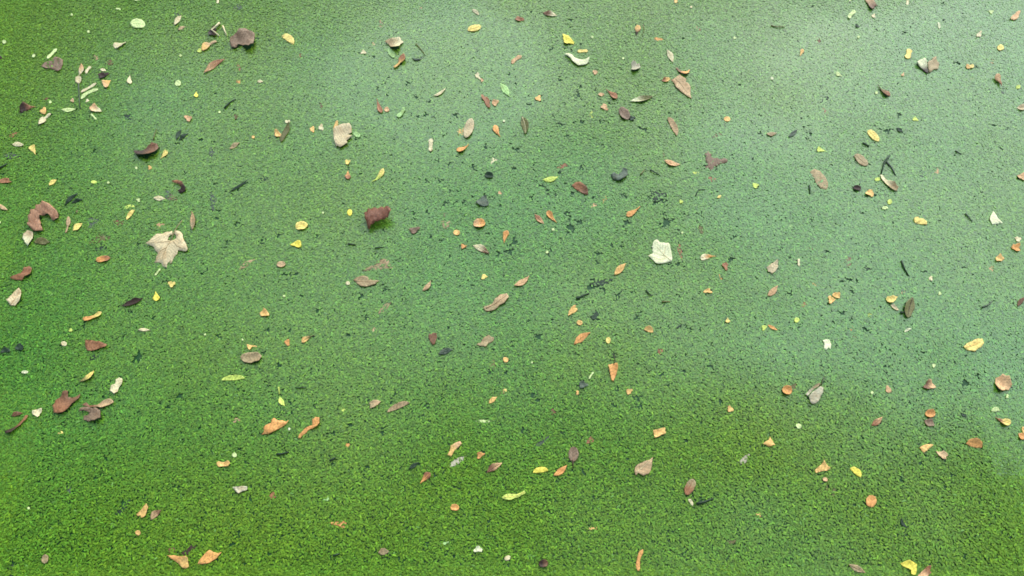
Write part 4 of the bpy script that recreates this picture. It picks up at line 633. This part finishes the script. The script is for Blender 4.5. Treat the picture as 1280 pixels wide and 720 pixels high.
Lf(1130, 165, 1188, 115, 30, 'k', 'grey', 's', 'pale grey broken leaf half sunk on even duckweed'); Tg([(1250, 62), (1278, 44), (1288, 26), (1298, 48), (1308, 70), (1278, 76)], (1250, 64), (1290, 28), 'amber', 'c', 'amber three cornered leaf lying alone'); Dot(1236, 414, 30, 'amber', 's', sh='k')
Lf(383, 484, 426, 480, 15, 's', 'amber', 's'); Lf(630, 696, 652, 590, 21, 's', 'orange', 'f', 'orange long strip of leaf lying upright', 'the long orange strip'); Lf(133, 664, 180, 656, 38, 'o', 'dark>brown', 'b', 'dark brown round cup leaf on even duckweed')
Lf(1070, 555, 1120, 545, 24, 'k', 'olive', 's')
Gap(870, 45, 14, 760, 155, 15, 630, 270, 10, 350, 200, 12, 945, 345, 14, 1000, 150, 8, 60, 90, 8, 1220, 300, 8, 860, 350, 8, 305, 200, 9, 1130, 60, 9, 520, 90, 8)
R(3, 3)
Tg([(228, 196), (245, 180), (264, 166), (272, 146), (288, 166), (308, 182), (292, 196), (262, 200), (236, 208)], (230, 202), (306, 184), 'amber', 'c', 'amber star cornered leaf above a yellow crescent'); Lf(406, 184, 460, 230, 32, 'm', 'bright', 'f', 'bright yellow crescent leaf above the orange coin leaf', 'the bright yellow crescent'); Dot(283, 240, 26, 'pink')
Lf(326, 326, 336, 275, 19, 'l', 'olive', 's'); Lf(288, 304, 293, 262, 10, 'l', 'olive', 's'); Lf(508, 378, 516, 318, 52, 'o', 'orange', 'f', 'orange coin like oval leaf below the yellow crescent', 'the orange coin leaf')
Tg([(752, 82), (772, 70), (795, 64), (822, 66), (806, 82), (790, 96), (774, 108), (762, 98)], (754, 84), (820, 68), 'amber', 'c', 'amber folded leaf left of a tan broken leaf'); Lf(840, 102, 894, 132, 36, 'k', 'tan', 'c', 'tan broken leaf right of an amber folded leaf'); Lf(984, 62, 1064, 82, 42, 'm', 'orange', 'b', 'orange bowl shaped leaf near the cluster of cupped leaves', 'the orange bowl shaped leaf')
Lf(1246, 10, 1292, 35, 34, 'l', 'orange', 'c'); Lf(398, 664, 484, 708, 30, 'l', 'taupe', 'c', 'taupe wide pointed leaf left of the bright yellow tailed leaf'); Tg([(656, 658), (680, 648), (702, 644), (738, 664), (736, 690), (730, 716), (708, 714), (708, 692), (685, 682)], (658, 660), (732, 690), 'bright', 'c', 'bright yellow leaf with a short folded tail', 'the bright yellow tailed leaf')
Lf(752, 728, 810, 684, 38, 'k', 'pink>rust', 'c', 'pinkish brown crumpled leaf right of the yellow tailed leaf'); Lf(660, 440, 682, 480, 18, 'k', 'black', 'c', 'tiny black splayed speck of debris on plain duckweed')
Gap(670, 455, 14, 760, 155, 13, 665, 235, 11, 885, 275, 9, 595, 370, 10, 655, 465, 9, 430, 370, 8, 820, 430, 7, 1110, 300, 7)

# ------------------------------------------------------------------ labels: own ones first, look-alikes by what they lie beside
from collections import Counter
cnt = Counter(b for _, b, l, _, _ in THINGS if not l)
prov = []
for o, b, l, c, g in THINGS:
    if not l and cnt[b] > 1:
        best = min(((math.dist(c, p), ph) for p, ph in LAND), default=(999, ''))
        if best[0] < 46:
            short = b.replace(' lying flat on the duckweed', '').replace(' on the duckweed', '').replace(' among the duckweed', '').replace(' over the duckweed', '')
            prov.append((o, short + ' beside ' + best[1], g))
        else: prov.append((o, b, g))
    else: prov.append((o, l or b, None))
tot = Counter(l for _, l, _ in prov)
for o, l, g in prov:
    o['label'] = l
    if tot[l] > 1: o['group'] = (g or l)
    elif g: o['group'] = g

def keep_fronds(P, U, under=False):
    keep = np.ones(len(P), bool); rr = np.random.default_rng(5)
    roll = rr.random(len(P))
    order = np.argsort(P[:, 0]); xs = P[order, 0]
    def near(x0, x1): return order[np.searchsorted(xs, x0):np.searchsorted(xs, x1)]
    for poly, k in LEAVES:
        if k >= 1: continue
        lo, hi = poly.min(0), poly.max(0)
        idx = near(lo[0], hi[0]); idx = idx[(P[idx, 1] > lo[1]) & (P[idx, 1] < hi[1])]
        if not len(idx): continue
        x, y = P[idx, 0], P[idx, 1]; ins = np.zeros(len(idx), bool); n = len(poly)
        for i in range(n):
            p, q = poly[i], poly[(i + 1) % n]
            if p[1] == q[1]: continue
            cr = ((p[1] > y) != (q[1] > y)) & (x < (q[0] - p[0]) * (y - p[1]) / (q[1] - p[1]) + p[0]); ins ^= cr
        keep[idx[ins & (roll[idx] > k)]] = False
    gr = random.Random(3)
    gaps = [(x, y, r, gr.uniform(1.0, 2.0), 0.95) for x, y, r in GAPS]
    for _ in range(560):                      # finer flecks, thickest in the middle of the view
        gaps.append((gr.gauss(690, 250), gr.gauss(240, 130), gr.uniform(0.8, 2.0), gr.uniform(1.2, 2.8), 0.7))
    for _ in range(240): gaps.append((gr.uniform(0, W), gr.uniform(0, H), gr.uniform(0.9, 2.2), gr.uniform(1.0, 2.4), 0.7))
    for x, y, r, e, wn in gaps:
        c = ground(x, y); R_ = (0.95 if under else 0.78) * np.linalg.norm(ground(x + r, y) - c); a = gr.uniform(0, 3.14)
        idx = near(c[0] - 4 * R_, c[0] + 4 * R_); q = P[idx] - c
        u = (q[:, 0] * math.cos(a) + q[:, 1] * math.sin(a)) / (R_ * e); v = (-q[:, 0] * math.sin(a) + q[:, 1] * math.cos(a)) / (R_ * wn)
        th = np.arctan2(v, u); ed = 1 + 0.35 * np.sin(3 * th + a * 5) + 0.2 * np.sin(5 * th + a)
        keep[idx[(u * u + v * v < ed * ed) & (roll[idx] > (0.0 if under else 0.12))]] = False
    return keep

# ------------------------------------------------------------------ duckweed mat (uncountable: stuff)
SP = 0.0053
X0, X1, Y0, Y1 = -2.3, 2.3, 0.15, 3.0
P = scatter(X0, X1, Y0, Y1, SP)
U = project(P)
inside = (U[:, 0] > -50) & (U[:, 0] < W + 50) & (U[:, 1] > -40) & (U[:, 1] < H + 40)
P = P[inside]; U = U[inside]
P = P[keep_fronds(P, U)]
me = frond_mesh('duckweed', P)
dw = bpy.data.objects.new('duckweed', me); COL.objects.link(dw)
dw['kind'] = 'stuff'; dw['label'] = 'dense bright green duckweed carpet covering the pond'; dw['category'] = 'duckweed'

Q = scatter(X0, X1, Y0, Y1, 0.0083); UQ = project(Q)
ins = (UQ[:, 0] > -50) & (UQ[:, 0] < W + 50) & (UQ[:, 1] > -40) & (UQ[:, 1] < H + 40)
Q = Q[ins]; UQ = UQ[ins]; Q = Q[keep_fronds(Q, UQ, under=True) & (rng.random(len(Q)) < np.clip(0.42 + (640 - UQ[:, 1]) / 480, 0.42, 1))]   # the carpet thins towards the near bank
du = bpy.data.objects.new('duckweed', frond_mesh('duckweed', Q, under=True)); COL.objects.link(du)
du['kind'] = 'stuff'; du['label'] = 'lower layer of broad duckweed plants under the green carpet'; du['category'] = 'duckweed'

# beyond the view the same carpet goes on, as instanced patches
TS = 0.25
SHEEN_LEVELS = (0.15, 0.35, 0.55, 0.75, 0.95)  # steps of painted sheen strength for the outer patches
src = []
for wv in SHEEN_LEVELS:
    ex = (-TS / 2 - 0.003, TS / 2 + 0.004)
    top = frond_mesh('duckweed_patch', scatter(*ex, *ex, SP), world=False, sheen_level=wv)
    qq = scatter(*ex, *ex, 0.0083)
    low = frond_mesh('duckweed_patch', qq[rng.random(len(qq)) < min(1, 0.4 + 0.8 * wv)], world=False, under=True, sheen_level=wv)
    src.append((bpy.data.objects.new('duckweed_patch', top), bpy.data.objects.new('duckweed_patch', low)))
pts = [[] for _ in src]
for i in range(-44, 45):
    for j in range(-30, 60):
        c = np.array([[i * TS, j * TS]])
        cor = c + np.array([[-.5, -.5], [.5, -.5], [.5, .5], [-.5, .5]]) * TS
        f = cor[:, 1] * math.cos(PITCH) + CAMZ * math.sin(PITCH)
        if (f > 0.2).all():
            q = project(cor)
            if ((q[:, 0] > -49) & (q[:, 0] < W + 49) & (q[:, 1] > -39) & (q[:, 1] < H + 39)).all(): continue
        wl = film_sheen(np.clip(c, (-2.6, 0.1), (2.6, 3.4)))[0] if f.min() > 0.2 else 0.2
        pts[int(np.argmin(np.abs(np.array(SHEEN_LEVELS) - wl - rng.uniform(-0.08, 0.08))))].append((i * TS, j * TS, -0.0008))
for k, s in enumerate(src):
    pm = bpy.data.meshes.new('duckweed'); pm.from_pydata(pts[k], [], [])
    o = bpy.data.objects.new('duckweed', pm); COL.objects.link(o)
    o['kind'] = 'stuff'; o['label'] = 'duckweed carpet running on across the rest of the pond'; o['category'] = 'duckweed'
    ng = bpy.data.node_groups.new('duckweed_patches', 'GeometryNodeTree')
    ng.interface.new_socket('Geometry', in_out='INPUT', socket_type='NodeSocketGeometry')
    ng.interface.new_socket('Geometry', in_out='OUTPUT', socket_type='NodeSocketGeometry')
    gi, go = ng.nodes.new('NodeGroupInput'), ng.nodes.new('NodeGroupOutput')
    jn = ng.nodes.new('GeometryNodeJoinGeometry')
    for part in s:
        oi = ng.nodes.new('GeometryNodeObjectInfo'); oi.inputs[0].default_value = part; ng.links.new(oi.outputs['Geometry'], jn.inputs[0])
    ip = ng.nodes.new('GeometryNodeInstanceOnPoints')
    ng.links.new(gi.outputs[0], ip.inputs['Points']); ng.links.new(jn.outputs[0], ip.inputs['Instance'])
    ng.links.new(ip.outputs[0], go.inputs[0])
    md = o.modifiers.new('patches', 'NODES'); md.node_group = ng
